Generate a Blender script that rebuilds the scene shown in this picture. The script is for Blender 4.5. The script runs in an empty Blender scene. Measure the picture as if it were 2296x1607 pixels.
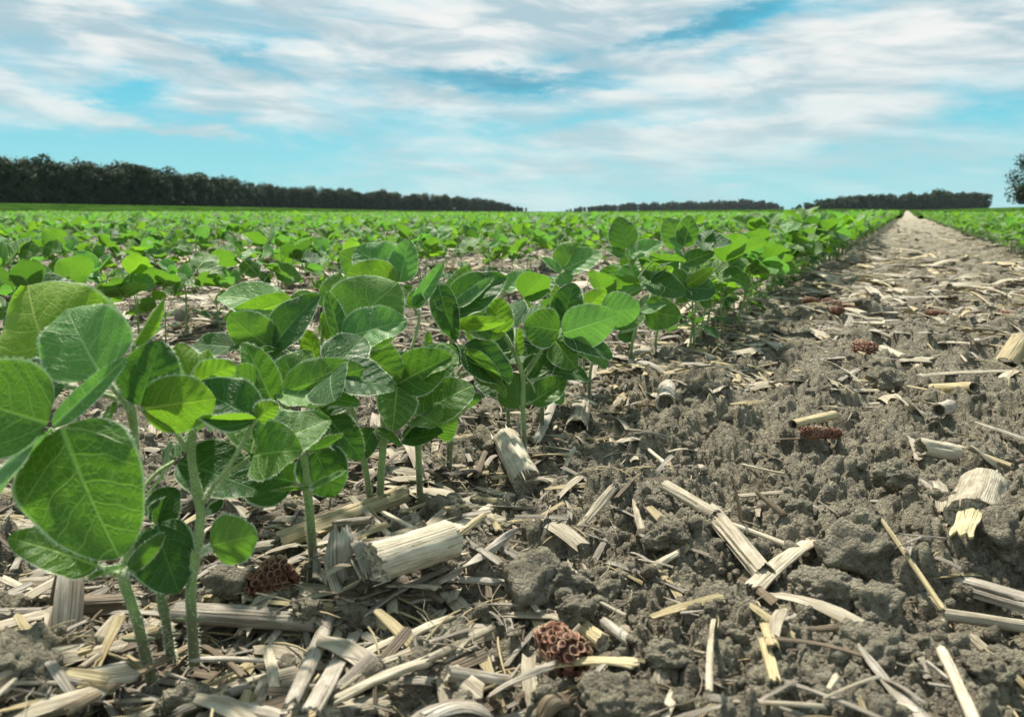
import bpy, math, random
import numpy as np
from mathutils import Vector, Matrix, Euler
R = math.radians
rnd = random.Random(7)
sc = bpy.context.scene
C = sc.collection

# ------------------------------------------------------------------ camera
F = 1658.0                      # focal length in pixels of a 2296 px wide frame
CX, CY = 1148.0, 803.5
PITCH = math.atan((803.5 - 474.0) / F)
CAMZ = 0.20
cam_d = bpy.data.cameras.new('camera'); cam = bpy.data.objects.new('camera', cam_d); C.objects.link(cam)
cam.location = (0, 0, CAMZ); cam.rotation_euler = (math.pi/2 - PITCH, 0, 0)
cam_d.sensor_width = 36; cam_d.lens = 36*F/2296
cam_d.clip_start = 0.02; cam_d.clip_end = 20000
cam_d.dof.use_dof = True; cam_d.dof.focus_distance = 0.60; cam_d.dof.aperture_fstop = 15
sc.camera = cam
sc.view_settings.view_transform = 'Standard'; sc.view_settings.look = 'None'
sc.view_settings.exposure = 0.68; sc.view_settings.gamma = 1
SP, CP = math.sin(PITCH), math.cos(PITCH)
def at(x, y, d):
    """point seen at (x, y) of the 2296x1607 frame, d metres in front of the lens plane"""
    a = (x-CX)/F*d; b = -(y-CY)/F*d
    return Vector((a, d*CP + b*SP, CAMZ - d*SP + b*CP))
def gdepth(x, y, z=0.0):
    b = -(y-CY)/F
    return (CAMZ-z)/(SP - b*CP)
def ground(x, y, z=0.0):
    return at(x, y, gdepth(x, y, z))
RIGHT = Vector((1,0,0)); UP = Vector((0,SP,CP)); BACK = Vector((0,-CP,SP))
def camvec(n): return (RIGHT*n[0] + UP*n[1] + BACK*n[2]).normalized()

# ------------------------------------------------------------------ node helper
class NT:
    def __init__(s, tree): s.t = tree; s.n = tree.nodes; s.l = tree.links; s.n.clear()
    def add(s, typ, ins=None, **kw):
        nd = s.n.new(typ)
        for k, v in kw.items(): setattr(nd, k, v)
        if ins:
            for k, v in ins.items():
                if v is None: continue
                if isinstance(v, bpy.types.NodeSocket): s.l.new(v, nd.inputs[k])
                else: nd.inputs[k].default_value = v
        return nd
    def m(s, op, a, b=None, c=None, clamp=False):
        ins = {0: a}
        if b is not None: ins[1] = b
        if c is not None: ins[2] = c
        return s.add('ShaderNodeMath', ins, operation=op, use_clamp=clamp).outputs[0]
    def mix(s, f, a, b, mode='MIX'):
        nd = s.add('ShaderNodeMix', data_type='RGBA', blend_type=mode, clamp_factor=True)
        for k, v in ((0, f), (6, a), (7, b)):
            if isinstance(v, bpy.types.NodeSocket): s.l.new(v, nd.inputs[k])
            else: nd.inputs[k].default_value = v if k == 0 else (*v[:3], 1)
        return nd.outputs[2]
    def noise(s, vec, scale, detail=4, rough=.55, dist=0.0):
        return s.add('ShaderNodeTexNoise', {'Vector': vec, 'Scale': scale, 'Detail': detail, 'Roughness': rough, 'Distortion': dist}).outputs[0]
    def ss(s, v, a, b, lo=0.0, hi=1.0):
        return s.add('ShaderNodeMapRange', {0: v, 1: a, 2: b, 3: lo, 4: hi}, interpolation_type='SMOOTHSTEP').outputs[0]
    def xyz(s, x, y, z=0.0):
        return s.add('ShaderNodeCombineXYZ', {0: x, 1: y, 2: z}).outputs[0]

# ------------------------------------------------------------------ sky
SUN_AZ, SUN_EL = R(-20), R(56)       # azimuth measured from +Y towards +X
w = bpy.data.worlds.new('World'); sc.world = w; w.use_nodes = True
g = NT(w.node_tree)
tc = g.add('ShaderNodeTexCoord').outputs['Generated']
sp = g.add('ShaderNodeSeparateXYZ', {0: tc})
az = g.m('MULTIPLY', g.m('ARCTAN2', sp.outputs[0], sp.outputs[1]), 180/math.pi)
el = g.m('MULTIPLY', g.m('ARCSINE', sp.outputs[2]), 180/math.pi)
sky = g.add('ShaderNodeTexSky', sky_type='NISHITA', sun_disc=False, sun_elevation=SUN_EL, sun_rotation=SUN_AZ,
            air_density=1.0, dust_density=0.6, ozone_density=3.0).outputs[0]
skc = g.mix(1.0, sky, (0.085, 0.085, 0.085), 'MULTIPLY')
grad = g.mix(g.ss(el, 0, 13), (0.30, 0.76, 0.82), (0.05, 0.57, 0.78))
base = g.mix(0.86, skc, grad)
# cloud sheet: streaky noise in azimuth / elevation, stretched along the horizon
warp = g.noise(g.xyz(g.m('MULTIPLY', az, .05), g.m('MULTIPLY', el, .16), 3.1), 1.0, 3)
u = g.m('ADD', az, g.m('MULTIPLY', el, 1.5))
n1 = g.noise(g.xyz(g.m('MULTIPLY', u, .062), g.m('ADD', g.m('MULTIPLY', el, .24), g.m('MULTIPLY', warp, 1.9)), 0.7), 1.0, 7, .60, .35)
n2 = g.noise(g.xyz(g.m('MULTIPLY', u, .17), g.m('ADD', g.m('MULTIPLY', el, .62), g.m('MULTIPLY', warp, 2.2)), 5.2), 1.0, 6, .56, .4)
nn = g.m('ADD', g.m('MULTIPLY', g.m('SUBTRACT', n1, .5), .75), g.m('ADD', g.m('MULTIPLY', n2, .46), .27))
def px_azel(x, y):
    d = at(x, y, 1) - Vector((0,0,CAMZ)); d.normalize()
    return math.degrees(math.atan2(d.x, d.y)), math.degrees(math.asin(d.z))
wa = g.m('MULTIPLY', g.m('SUBTRACT', g.noise(g.xyz(g.m('MULTIPLY', az, .12), g.m('MULTIPLY', el, .4), 21.0), 1.0, 5, .6), .5), 13.0)
we = g.m('MULTIPLY', g.m('SUBTRACT', g.noise(g.xyz(g.m('MULTIPLY', az, .22), g.m('MULTIPLY', el, .7), 33.0), 1.0, 6, .65), .5), 3.6)
azw = g.m('ADD', az, wa); elw = g.m('ADD', el, we)
def blob(x, y, rx, ry, tilt=0.0):
    """soft ellipse on the sky, centred on a direction; radii in degrees"""
    a, e = px_azel(x, y)
    dx = g.m('SUBTRACT', azw, a); dy = g.m('SUBTRACT', elw, e)
    dy2 = g.m('SUBTRACT', dy, g.m('MULTIPLY', dx, math.tan(R(tilt))))
    q = g.m('ADD', g.m('POWER', g.m('ABSOLUTE', g.m('DIVIDE', dx, rx)), 2.0), g.m('POWER', g.m('ABSOLUTE', g.m('DIVIDE', dy2, ry)), 2.0))
    return g.m('EXPONENT', g.m('MULTIPLY', q, -1.0))
cov = g.m('ADD', nn, g.ss(el, 1.0, 11, -.05, .17))
for (x, y, rx, ry, tl, am) in [
        (1090,180,6.0,.95,-3,-.36), (1250,185,4.5,.6,6,-.22), (300,212,2.6,1.0,-6,-.34), (430,265,7,.7,-9,-.2), (500,118,5.0,.8,-20,-.24), (1560,60,7,.9,14,-.28),
        (1700,35,5,.8,10,-.2), (1330,270,8,.7,8,-.13), (1530,275,2.4,.5,0,-.16), (2240,250,2.5,.7,10,-.18), (500,350,15,2.0,0,-.22), (150,330,5,.8,-8,-.18),
        (330,120,9,1.6,-10,.12), (920,100,9,1.5,-12,.16), (970,235,4,.9,-5,.18), (180,240,6,.8,-8,.16), (1350,20,7,1.6,5,.2), (1050,325,8,.8,5,.10),
        (1900,180,11,2.6,10,.15), (1600,340,17,2.3,3,.12), (1150,60,12,2,0,.08), (1600,310,7,.8,6,.12), (1200,385,4,.4,4,.13), (620,235,7,1.3,-20,.14), (1750,270,6,.7,12,.1), (440,300,4,.3,-6,.16),(1950,255,5,.5,10,.12)]:
    cov = g.m('ADD', cov, g.m('MULTIPLY', blob(x, y, rx, ry, tl), am))
mask = g.ss(cov, .28, .80)
n3 = g.noise(g.xyz(g.m('MULTIPLY', u, .11), g.m('MULTIPLY', el, .5), 9.0), 1.0, 5, .55, .4)
ccol = g.mix(g.ss(n3, .38, .64), (0.46, 0.60, 0.66), (0.93, 0.92, 0.89))
ccol = g.mix(g.ss(el, 3, 11, .5, 0), ccol, (0.60, 0.76, 0.78))
dark = g.m('ADD', blob(1090,180,7,1.1,-3), g.m('ADD', blob(1560,60,8,1.1,14), g.m('MULTIPLY', blob(510,120,5,.8,-20), .5)), clamp=True)
base = g.mix(g.m('MULTIPLY', dark, .75), base, (0.12, 0.36, 0.49))
col = g.mix(g.m('MULTIPLY', mask, .94), base, ccol)
bg = g.add('ShaderNodeBackground', {'Color': col, 'Strength': 0.635})
g.add('ShaderNodeOutputWorld', {'Surface': bg.outputs[0]})

sun_d = bpy.data.lights.new('sun', 'SUN'); sun = bpy.data.objects.new('sun', sun_d); C.objects.link(sun)
sun_d.energy = 5.0; sun_d.angle = R(3); sun_d.color = (1.0, 0.94, 0.83)
sdir = Vector((math.sin(SUN_AZ)*math.cos(SUN_EL), math.cos(SUN_AZ)*math.cos(SUN_EL), math.sin(SUN_EL)))
sun.rotation_euler = sdir.to_track_quat('Z', 'Y').to_euler()
sun.location = (0, 0, 30)

# ------------------------------------------------------------------ numpy noise
def _h(ix, iy, seed):
    n = (ix.astype(np.int64)*374761393 + iy.astype(np.int64)*668265263 + seed*974634777) & 0xffffffff
    n = ((n ^ (n >> 13))*1274126177) & 0xffffffff
    n = ((n ^ (n >> 16))*2246822519) & 0xffffffff
    return ((n ^ (n >> 15)) & 0xffffff)/16777216.0
def vnoise(x, y, seed=0):
    ix = np.floor(x); iy = np.floor(y); fx = x-ix; fy = y-iy
    fx = fx*fx*fx*(fx*(fx*6-15)+10); fy = fy*fy*fy*(fy*(fy*6-15)+10)
    a = _h(ix,iy,seed); b = _h(ix+1,iy,seed); c = _h(ix,iy+1,seed); d = _h(ix+1,iy+1,seed)
    return (a+(b-a)*fx)*(1-fy) + (c+(d-c)*fx)*fy - .5
def fbm(x, y, o=4, seed=0, gain=.5):
    s = 0; a = 1
    for i in range(o):
        s = s + a*vnoise(x*2**i + 17.3*i, y*2**i - 9.1*i, seed+i); a *= gain
    return s
def lumps(x, y, cell, dens, seed):
    """rounded clods: one per grid cell at most, height in units of cell"""
    X = x/cell; Y = y/cell; ix = np.floor(X); iy = np.floor(Y); out = np.zeros_like(X)
    for dx in (-1,0,1):
        for dy in (-1,0,1):
            jx = ix+dx; jy = iy+dy
            px = jx+_h(jx,jy,seed); py = jy+_h(jx,jy,seed+1); rr = .25+.55*_h(jx,jy,seed+2)
            on = _h(jx,jy,seed+3) < dens
            an = 6.28*_h(jx,jy,seed+4); e = .75+.5*_h(jx,jy,seed+5)
            ax = (X-px)*np.cos(an)+(Y-py)*np.sin(an); ay = -(X-px)*np.sin(an)+(Y-py)*np.cos(an)
            q = 1-((ax*e)**2+(ay/e)**2)/rr**2
            out = np.maximum(out, np.where(on & (q > 0), np.sqrt(np.maximum(q,0))*rr, 0))
    return out
def cracks(x, y, cell, seed):
    X = x/cell; Y = y/cell; ix = np.floor(X); iy = np.floor(Y)
    f1 = np.full_like(X, 9.0); f2 = np.full_like(X, 9.0); hc = np.zeros_like(X)
    for dx in (-1,0,1):
        for dy in (-1,0,1):
            jx = ix+dx; jy = iy+dy
            d = np.hypot(X-jx-_h(jx,jy,seed), Y-jy-_h(jx,jy,seed+1)); hh = _h(jx,jy,seed+2)
            n1_ = d < f1; f2 = np.where(n1_, f1, np.minimum(f2, d)); hc = np.where(n1_, hh, hc); f1 = np.where(n1_, d, f1)
    e = f2-f1
    return np.exp(-(e/.12)**1.0), (hc-.5)*np.clip(e*6, 0, 1)
ROWANG = math.atan((2032-CX)/F*CP)     # direction of the crop rows
DX, DY = math.sin(ROWANG), math.cos(ROWANG)
NX, NY = DY, -DX                        # to the right of the row
ROW1 = -0.276; SPACING = 0.766
def terrain_far(x, y):
    r = np.hypot(x, y) + 1e-6
    a = np.degrees(np.arctan2(x, y))
    k = np.clip(r/60.0, 0, 1)**2*np.clip(1, 0, 1)
    up = np.interp(a, [-60,-36,-20,-8,3,14,24,29,36,60], [.62,.56,.32,.06,-.02,.10,.16,.10,.34,.4])
    return r*np.tan(np.radians(up))*k
def height(x, y):
    x = np.asarray(x, float); y = np.asarray(y, float)
    r = np.hypot(x, y)
    near = np.clip((7-r)/5, 0, 1); fine = np.clip((3.0-r)/2.0, 0, 1)
    wx = x + .012*fbm(x*28, y*28, 3, 31); wy = y + .012*fbm(x*28, y*28, 3, 47)
    h = .010*fbm(x*5, y*5, 3, 2)
    h = h + lumps(wx, wy, .10, .38, 11)*.032*1.0 + lumps(wx, wy, .055, .50, 21)*.019
    h = h + near*(lumps(wx, wy, .026, .62, 61)*.010 + .006*fbm(x*60, y*60, 3, 5))
    h = h + fine*(lumps(wx, wy, .012, .7, 71)*.0085 + lumps(x, y, .0055, .75, 91)*.0042 + .0026*fbm(x*260, y*260, 2, 8))
    ca, ha = cracks(wx, wy, .034, 141); cb, hb = cracks(wx + .003*fbm(x*120,y*120,2,3), wy + .003*fbm(x*120,y*120,2,4), .012, 151)
    h = h + near*(-.0055*ca + .006*ha) + fine*(-.0036*cb + .0042*hb)
    t = x*NX + y*NY
    h = h - .006*np.exp(-((t-ROW1)/.09)**2)
    return h - .016 + terrain_far(x, y)
def hz(x, y): return float(height(np.array([x]), np.array([y]))[0])

# ------------------------------------------------------------------ mesh helpers
def tag(o, label=None, cat=None, group=None, kind=None):
    if label: o['label'] = label
    if cat: o['category'] = cat
    if group: o['group'] = group
    if kind: o['kind'] = kind
    return o
def empty(name, loc):
    o = bpy.data.objects.new(name, None); o.empty_display_size = .02; C.objects.link(o); o.location = loc; return o
class MB:
    """collects faces, with per-corner UVs and a material index"""
    def __init__(s): s.v = []; s.f = []; s.uv = []; s.mi = []; s.uv2 = []
    def grid(s, P, U, mi=0, U2=None, close=False):
        """P[i][j] points, U[i][j] uvs"""
        n = len(s.v); a = len(P); b = len(P[0])
        for i in range(a):
            for j in range(b): s.v.append(tuple(P[i][j]))
        for i in range(a-1):
            for j in range(b-1 if not close else b):
                j2 = (j+1) % b
                s.f.append((n+i*b+j, n+i*b+j2, n+(i+1)*b+j2, n+(i+1)*b+j)); s.mi.append(mi)
                ju = j+1 if (j+1) < len(U[0]) else j
                s.uv.append((U[i][j], U[i][ju], U[i+1][ju], U[i+1][j]))
                s.uv2.append((U2[i][j], U2[i][ju], U2[i+1][ju], U2[i+1][j]) if U2 is not None else ((0,0),)*4)
    def poly(s, pts, uvs=None, mi=0):
        n = len(s.v); s.v.extend(tuple(p) for p in pts); s.f.append(tuple(range(n, n+len(pts)))); s.mi.append(mi)
        s.uv.append(tuple(uvs) if uvs else ((0,0),)*len(pts)); s.uv2.append(((0,0),)*len(pts))
    def tube(s, pts, rad, seg=8, mi=0, caps=True):
        pts = [Vector(p) for p in pts]; rings = []; U = []
        L = 0; ref = None
        for i, p in enumerate(pts):
            a = pts[max(i-1,0)]; b = pts[min(i+1,len(pts)-1)]; t = (b-a).normalized()
            if ref is None: ref = t.orthogonal().normalized()
            ref = (ref - t*ref.dot(t)).normalized(); bt = t.cross(ref)
            r = rad[i] if hasattr(rad, '__len__') else rad
            if i: L += (p-pts[i-1]).length
            rings.append([p + (ref*math.cos(2*math.pi*k/seg) + bt*math.sin(2*math.pi*k/seg))*r for k in range(seg)])
            U.append([(L, 2*math.pi*r*k/seg) for k in range(seg+1)])
        s.grid(rings, U, mi, close=True)
        if caps:
            s.poly(list(reversed(rings[0])), mi=mi); s.poly(rings[-1], mi=mi)
    def mesh(s, name, mats, smooth=True):
        me = bpy.data.meshes.new(name); me.from_pydata(s.v, [], s.f)
        for m_ in mats: me.materials.append(m_)
        flat = np.array([c for f in s.uv for u in f for c in u], dtype=np.float32)
        me.uv_layers.new(name='UVMap').data.foreach_set('uv', flat)
        flat2 = np.array([c for f in s.uv2 for u in f for c in u], dtype=np.float32)
        me.uv_layers.new(name='Span').data.foreach_set('uv', flat2)
        me.polygons.foreach_set('material_index', s.mi)
        me.polygons.foreach_set('use_smooth', [smooth]*len(s.f)); me.update()
        return me
    def build(s, name, mats, parent=None, smooth=True, loc=None):
        o = bpy.data.objects.new(name, s.mesh(name, mats, smooth)); C.objects.link(o)
        if parent is not None: o.parent = parent
        if loc is not None: o.location = loc
        return o
def spline(pts, n):
    """Catmull-Rom through pts"""
    P = [Vector(p) for p in pts]
    if len(P) == 2: return [P[0].lerp(P[1], i/(n-1)) for i in range(n)]
    P = [P[0]*2-P[1]] + P + [P[-1]*2-P[-2]]; out = []; m = len(P)-3
    for i in range(n):
        t = i/(n-1)*m; k = min(int(t), m-1); t -= k
        a, b, c, d = P[k:k+4]
        out.append(.5*((2*b) + (c-a)*t + (2*a-5*b+4*c-d)*t*t + (3*b-a-3*c+d)*t**3))
    return out

# ------------------------------------------------------------------ materials
def mat(name):
    m_ = bpy.data.materials.new(name); m_.use_nodes = True; return m_, NT(m_.node_tree)
def out(g, sh): g.add('ShaderNodeOutputMaterial', {'Surface': sh})

def leaf_mat(name, top, under, trans, vein, tfac=.34, simple=False):
    m_, g = mat(name)
    uv = g.add('ShaderNodeUVMap', uv_map='UVMap').outputs[0]; s2 = g.add('ShaderNodeUVMap', uv_map='Span').outputs[0]
    a = g.add('ShaderNodeSeparateXYZ', {0: uv}); b = g.add('ShaderNodeSeparateXYZ', {0: s2})
    u = a.outputs[0]; v = g.m('ABSOLUTE', g.m('SUBTRACT', g.m('MULTIPLY', a.outputs[1], 2.0), 1.0)); s = g.m('ABSOLUTE', b.outputs[0])
    rn = g.add('ShaderNodeObjectInfo').outputs['Random']
    oc = g.add('ShaderNodeTexCoord').outputs['Object']
    mid = g.ss(g.m('DIVIDE', s, g.m('ADD', g.m('MULTIPLY', g.m('SUBTRACT', 1.0, u), .016), .007)), .5, 1.3, 1, 0)
    wv = g.m('MULTIPLY', g.m('SUBTRACT', u, g.m('MULTIPLY', s, g.m('ADD', g.m('MULTIPLY', s, 1.0), .42))), 5.2)
    wv = g.m('ADD', wv, g.m('MULTIPLY', g.noise(uv, 3.0, 1), .8))
    wv = g.m('ADD', wv, g.m('MULTIPLY', g.m('GREATER_THAN', b.outputs[0], 0.0), .45))
    fr = g.m('ABSOLUTE', g.m('SUBTRACT', g.m('FRACT', wv), .5))
    side = g.m('MULTIPLY', g.ss(fr, .014, .062, 1, 0), g.ss(v, .80, 1.0, 1, .0))
    vor = g.add('ShaderNodeTexVoronoi', {'Vector': uv, 'Scale': 16.0}, feature='DISTANCE_TO_EDGE').outputs[0]
    net = g.ss(vor, .02, .10, 1, 0)
    net2 = g.ss(g.add('ShaderNodeTexVoronoi', {'Vector': uv, 'Scale': 44.0}, feature='DISTANCE_TO_EDGE').outputs[0], .03, .2, 1, 0)
    veins = g.m('MAXIMUM', mid, g.m('MULTIPLY', side, .9)); 
    vall = g.m('MAXIMUM', veins, g.m('MULTIPLY', net, .36))
    edge = g.ss(v, .93, .98)
    geo = g.add('ShaderNodeNewGeometry'); bf = geo.outputs['Backfacing']
    blot = g.ss(g.noise(oc, 60.0, 4, .6), .35, .68)
    tt = g.mix(g.m('MULTIPLY', blot, .5), top, tuple(c*.62 for c in top))
    tt = g.mix(g.ss(rn, 0, 1, 0, .38), tt, (top[0]*1.8, top[1]*1.25, top[2]*.9))
    tu = g.mix(g.m('MULTIPLY', blot, .35), under, tuple(c*.75 for c in under))
    tu = g.mix(g.ss(rn, 0, 1, 0, .3), tu, (under[0]*1.4, under[1]*1.1, under[2]*.8))
    basec = g.mix(bf, tt, tu)
    basec = g.mix(g.m('MULTIPLY', vall, .95), basec, vein)
    spots = g.ss(g.noise(oc, 210.0, 3, .7), .69, .75)
    basec = g.mix(g.m('MULTIPLY', spots, .35), basec, (.10,.09,.03))
    basec = g.mix(g.m('MULTIPLY', edge, .8), basec, (0.58,0.66,0.42))
    trc = g.mix(g.m('MULTIPLY', vall, .5), g.mix(g.m('MULTIPLY', net2, .25), trans, tuple(c*.5 for c in trans)), (trans[0]*1.25, trans[1]*1.15, trans[2]*1.3))
    hgt = g.m('ADD', g.m('MULTIPLY', veins, -1.0), g.m('ADD', g.m('MULTIPLY', net, -.35), g.m('MULTIPLY', g.noise(oc, 300.0, 3), .35)))
    hgt = g.m('ADD', hgt, g.m('MULTIPLY', g.m('ABSOLUTE', g.m('SUBTRACT', fr, .0)), -1.3))
    bump = g.add('ShaderNodeBump', {'Height': hgt, 'Strength': .6, 'Distance': .0012}).outputs[0]
    p = g.add('ShaderNodeBsdfPrincipled', {'Base Color': basec, 'Roughness': g.mix(bf, (.46,)*3, (.62,)*3), 'Specular IOR Level': .27, 'Normal': bump,
              'Sheen Weight': .08, 'Sheen Roughness': .4, 'Sheen Tint': (.85,.95,.8,1)})
    t = g.add('ShaderNodeBsdfTranslucent', {'Color': trc, 'Normal': bump})
    mx = g.add('ShaderNodeMixShader', {0: tfac, 1: p.outputs[0], 2: t.outputs[0]})
    out(g, mx.outputs[0]); return m_
LEAF = {
 'mid':   leaf_mat('leaf_mid',   (.042,.130,.020), (.105,.215,.040), (.200,.470,.028), (.30,.46,.12)),
 'dark':  leaf_mat('leaf_dark',  (.022,.078,.017), (.075,.155,.030), (.130,.340,.022), (.11,.25,.08), .30),  # green of older leaves; on shaded leaves it paints the shade into the colour
 'pale':  leaf_mat('leaf_pale',  (.090,.235,.062), (.150,.300,.075), (.210,.560,.060), (.34,.50,.20)),
 'young': leaf_mat('leaf_young', (.085,.205,.020), (.135,.260,.025), (.270,.570,.028), (.42,.52,.10), .42),
}
def stem_mat(name, c1, c2):
    m_, g = mat(name); oc = g.add('ShaderNodeTexCoord').outputs['Object']
    f = g.noise(oc, 90.0, 4); cc = g.mix(g.ss(f, .3, .7), c1, c2)
    z = g.add('ShaderNodeSeparateXYZ', {0: oc}).outputs[2]
    cc = g.mix(g.ss(z, .004, .030, .75, 0), cc, (.085,.055,.030))      # woody brown stem foot
    b = g.add('ShaderNodeBump', {'Height': g.noise(oc, 700.0, 2), 'Strength': .4, 'Distance': .0006}).outputs[0]
    p = g.add('ShaderNodeBsdfPrincipled', {'Base Color': cc, 'Roughness': .6, 'Normal': b, 'Sheen Weight': .5, 'Sheen Roughness': .5})
    out(g, p.outputs[0]); return m_
STEM = stem_mat('stem_green', (.16,.25,.055), (.26,.36,.11))
m_, g_ = mat('plant_hair'); out(g_, g_.add('ShaderNodeBsdfPrincipled', {'Base Color': (.72,.78,.56,1), 'Roughness': .5}).outputs[0]); HAIR = m_

def straw_mat(name, c1, c2, c3, rough=.62, fib=1.0):
    """dry corn residue: fibres run along the first UV axis (metres)"""
    m_, g = mat(name)
    uv = g.add('ShaderNodeUVMap', uv_map='UVMap').outputs[0]
    a = g.add('ShaderNodeSeparateXYZ', {0: uv}); oi = g.add('ShaderNodeObjectInfo').outputs['Random']
    off = g.m('MULTIPLY', oi, 37.0)
    v1 = g.xyz(g.m('ADD', g.m('MULTIPLY', a.outputs[0], 12.0), off), g.m('MULTIPLY', a.outputs[1], 900.0*fib))
    v2 = g.xyz(g.m('ADD', g.m('MULTIPLY', a.outputs[0], 30.0), off), g.m('MULTIPLY', a.outputs[1], 260.0*fib))
    v3 = g.xyz(g.m('ADD', g.m('MULTIPLY', a.outputs[0], 55.0), off), g.m('MULTIPLY', a.outputs[1], 90.0))
    f1 = g.noise(v1, 1.0, 3, .6); f2 = g.noise(v2, 1.0, 4, .6); f3 = g.noise(v3, 1.0, 4, .6)
    c = g.mix(g.ss(f3, .36, .62), c1, c2)
    c = g.mix(g.ss(g.m('ADD', f2, g.m('MULTIPLY', g.m('SUBTRACT', oi, .5), .16)), .50, .70), c, c3)
    c = g.mix(g.ss(f1, .57, .70, 0, .75), c, tuple(x*.22 for x in c3))
    c = g.mix(g.ss(g.noise(v3, 3.2, 3, .65), .64, .72, 0, .6), c, (.05,.04,.03))       # mould specks
    c = g.mix(g.m('MULTIPLY', g.ss(oi, 0, 1), .55), c, tuple(x*.5 for x in c2))
    hgt = g.m('ADD', g.m('MULTIPLY', f1, 1.0), g.m('MULTIPLY', f2, .8))
    b = g.add('ShaderNodeBump', {'Height': hgt, 'Strength': 1.0, 'Distance': .0018}).outputs[0]
    p = g.add('ShaderNodeBsdfPrincipled', {'Base Color': c, 'Roughness': rough, 'Normal': b, 'Specular IOR Level': .35})
    out(g, p.outputs[0]); return m_
STRAW = {
 'pale':  straw_mat('straw_pale',  (.70,.62,.46), (.50,.43,.31), (.30,.235,.15)),
 'grey':  straw_mat('straw_grey',  (.56,.50,.41), (.38,.33,.26), (.20,.16,.11)),
 'yellow':straw_mat('straw_yellow',(.64,.53,.30), (.54,.44,.24), (.36,.26,.12)),
 'brown': straw_mat('straw_brown', (.28,.21,.13), (.20,.15,.095), (.11,.08,.05)),
 'dark':  straw_mat('straw_dark',  (.13,.11,.09), (.09,.075,.06), (.05,.04,.03)),
}
SK = ['pale','pale','grey','grey','yellow','pale','brown','yellow']
def cob_mat():
    m_, g = mat('cob_red'); oc = g.add('ShaderNodeTexCoord').outputs['Object']
    uv = g.add('ShaderNodeUVMap', uv_map='UVMap').outputs[0]; rim = g.add('ShaderNodeSeparateXYZ', {0: uv}).outputs[0]
    c = g.mix(g.ss(g.noise(oc, 130.0, 4), .35, .65), (.13,.040,.024), (.21,.085,.045))
    c = g.mix(g.ss(rim, 0, .35, .75, 0), c, (.05,.015,.010))
    c = g.mix(g.ss(rim, .6, .98, 0, .9), c, g.mix(g.ss(g.noise(oc, 70.0, 2), .42, .58), (.42,.28,.16), (.20,.075,.04)))
    b = g.add('ShaderNodeBump', {'Height': g.noise(oc, 900.0, 3), 'Strength': .5, 'Distance': .001}).outputs[0]
    out(g, g.add('ShaderNodeBsdfPrincipled', {'Base Color': c, 'Roughness': .65, 'Normal': b}).outputs[0]); return m_
COB = cob_mat()
def pith_mat():
    m_, g = mat('pith'); oc = g.add('ShaderNodeTexCoord').outputs['Object']
    c = g.mix(g.ss(g.noise(oc, 500.0, 3), .4, .62), (.50,.44,.33), (.20,.165,.12))
    b = g.add('ShaderNodeBump', {'Height': g.noise(oc, 1200.0, 3), 'Strength': .8, 'Distance': .001}).outputs[0]
    out(g, g.add('ShaderNodeBsdfPrincipled', {'Base Color': c, 'Roughness': .9, 'Normal': b}).outputs[0]); return m_
PITH = pith_mat()
def soil_mat():
    m_, g = mat('soil'); po = g.add('ShaderNodeNewGeometry').outputs['Position']
    a = g.noise(po, 9.0, 5, .6); b = g.noise(po, 70.0, 5, .65); c_ = g.noise(po, 420.0, 4, .65)
    c = g.mix(g.ss(a, .35, .65), (.235,.205,.152), (.335,.300,.232))
    c = g.mix(g.ss(b, .40, .66), c, (.44,.395,.285))
    c = g.mix(g.ss(c_, .50, .66, 0, .6), c, (.085,.070,.044))
    c = g.mix(g.ss(g.noise(po, 900.0, 2, .6), .64, .72, 0, .6), c, (.50,.45,.34))
    # straw-coloured litter far away, where single bits are smaller than a pixel
    ln = g.add('ShaderNodeVectorMath', {0: po}, operation='LENGTH').outputs['Value']
    q = g.noise(po, 16.0, 6, .75)
    c = g.mix(g.m('MULTIPLY', g.ss(ln, 1.5, 9.0, 0, .65), g.ss(q, .46, .58)), c, (.44,.38,.29))
    v = g.add('ShaderNodeTexVoronoi', {'Vector': po, 'Scale': 330.0, 'Randomness': 1.0}, feature='F1').outputs[0]
    v2 = g.add('ShaderNodeTexVoronoi', {'Vector': po, 'Scale': 900.0}, feature='F1').outputs[0]
    e1 = g.ss(g.add('ShaderNodeTexVoronoi', {'Vector': po, 'Scale': 190.0}, feature='DISTANCE_TO_EDGE').outputs[0], 0, .16, -.5, 0)
    e2 = g.ss(g.add('ShaderNodeTexVoronoi', {'Vector': po, 'Scale': 520.0}, feature='DISTANCE_TO_EDGE').outputs[0], 0, .2, -.3, 0)
    v = g.m('SUBTRACT', v, g.m('ADD', e1, e2))
    h = g.m('ADD', g.m('MULTIPLY', v, -1.0), g.m('ADD', g.m('MULTIPLY', v2, -.4), g.m('MULTIPLY', g.noise(po, 420.0, 6, .75), 2.2)))
    bp = g.add('ShaderNodeBump', {'Height': h, 'Strength': 1.0, 'Distance': .0026}).outputs[0]
    out(g, g.add('ShaderNodeBsdfPrincipled', {'Base Color': c, 'Roughness': .95, 'Normal': bp, 'Specular IOR Level': .15}).outputs[0]); return m_
SOIL = soil_mat()

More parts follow.
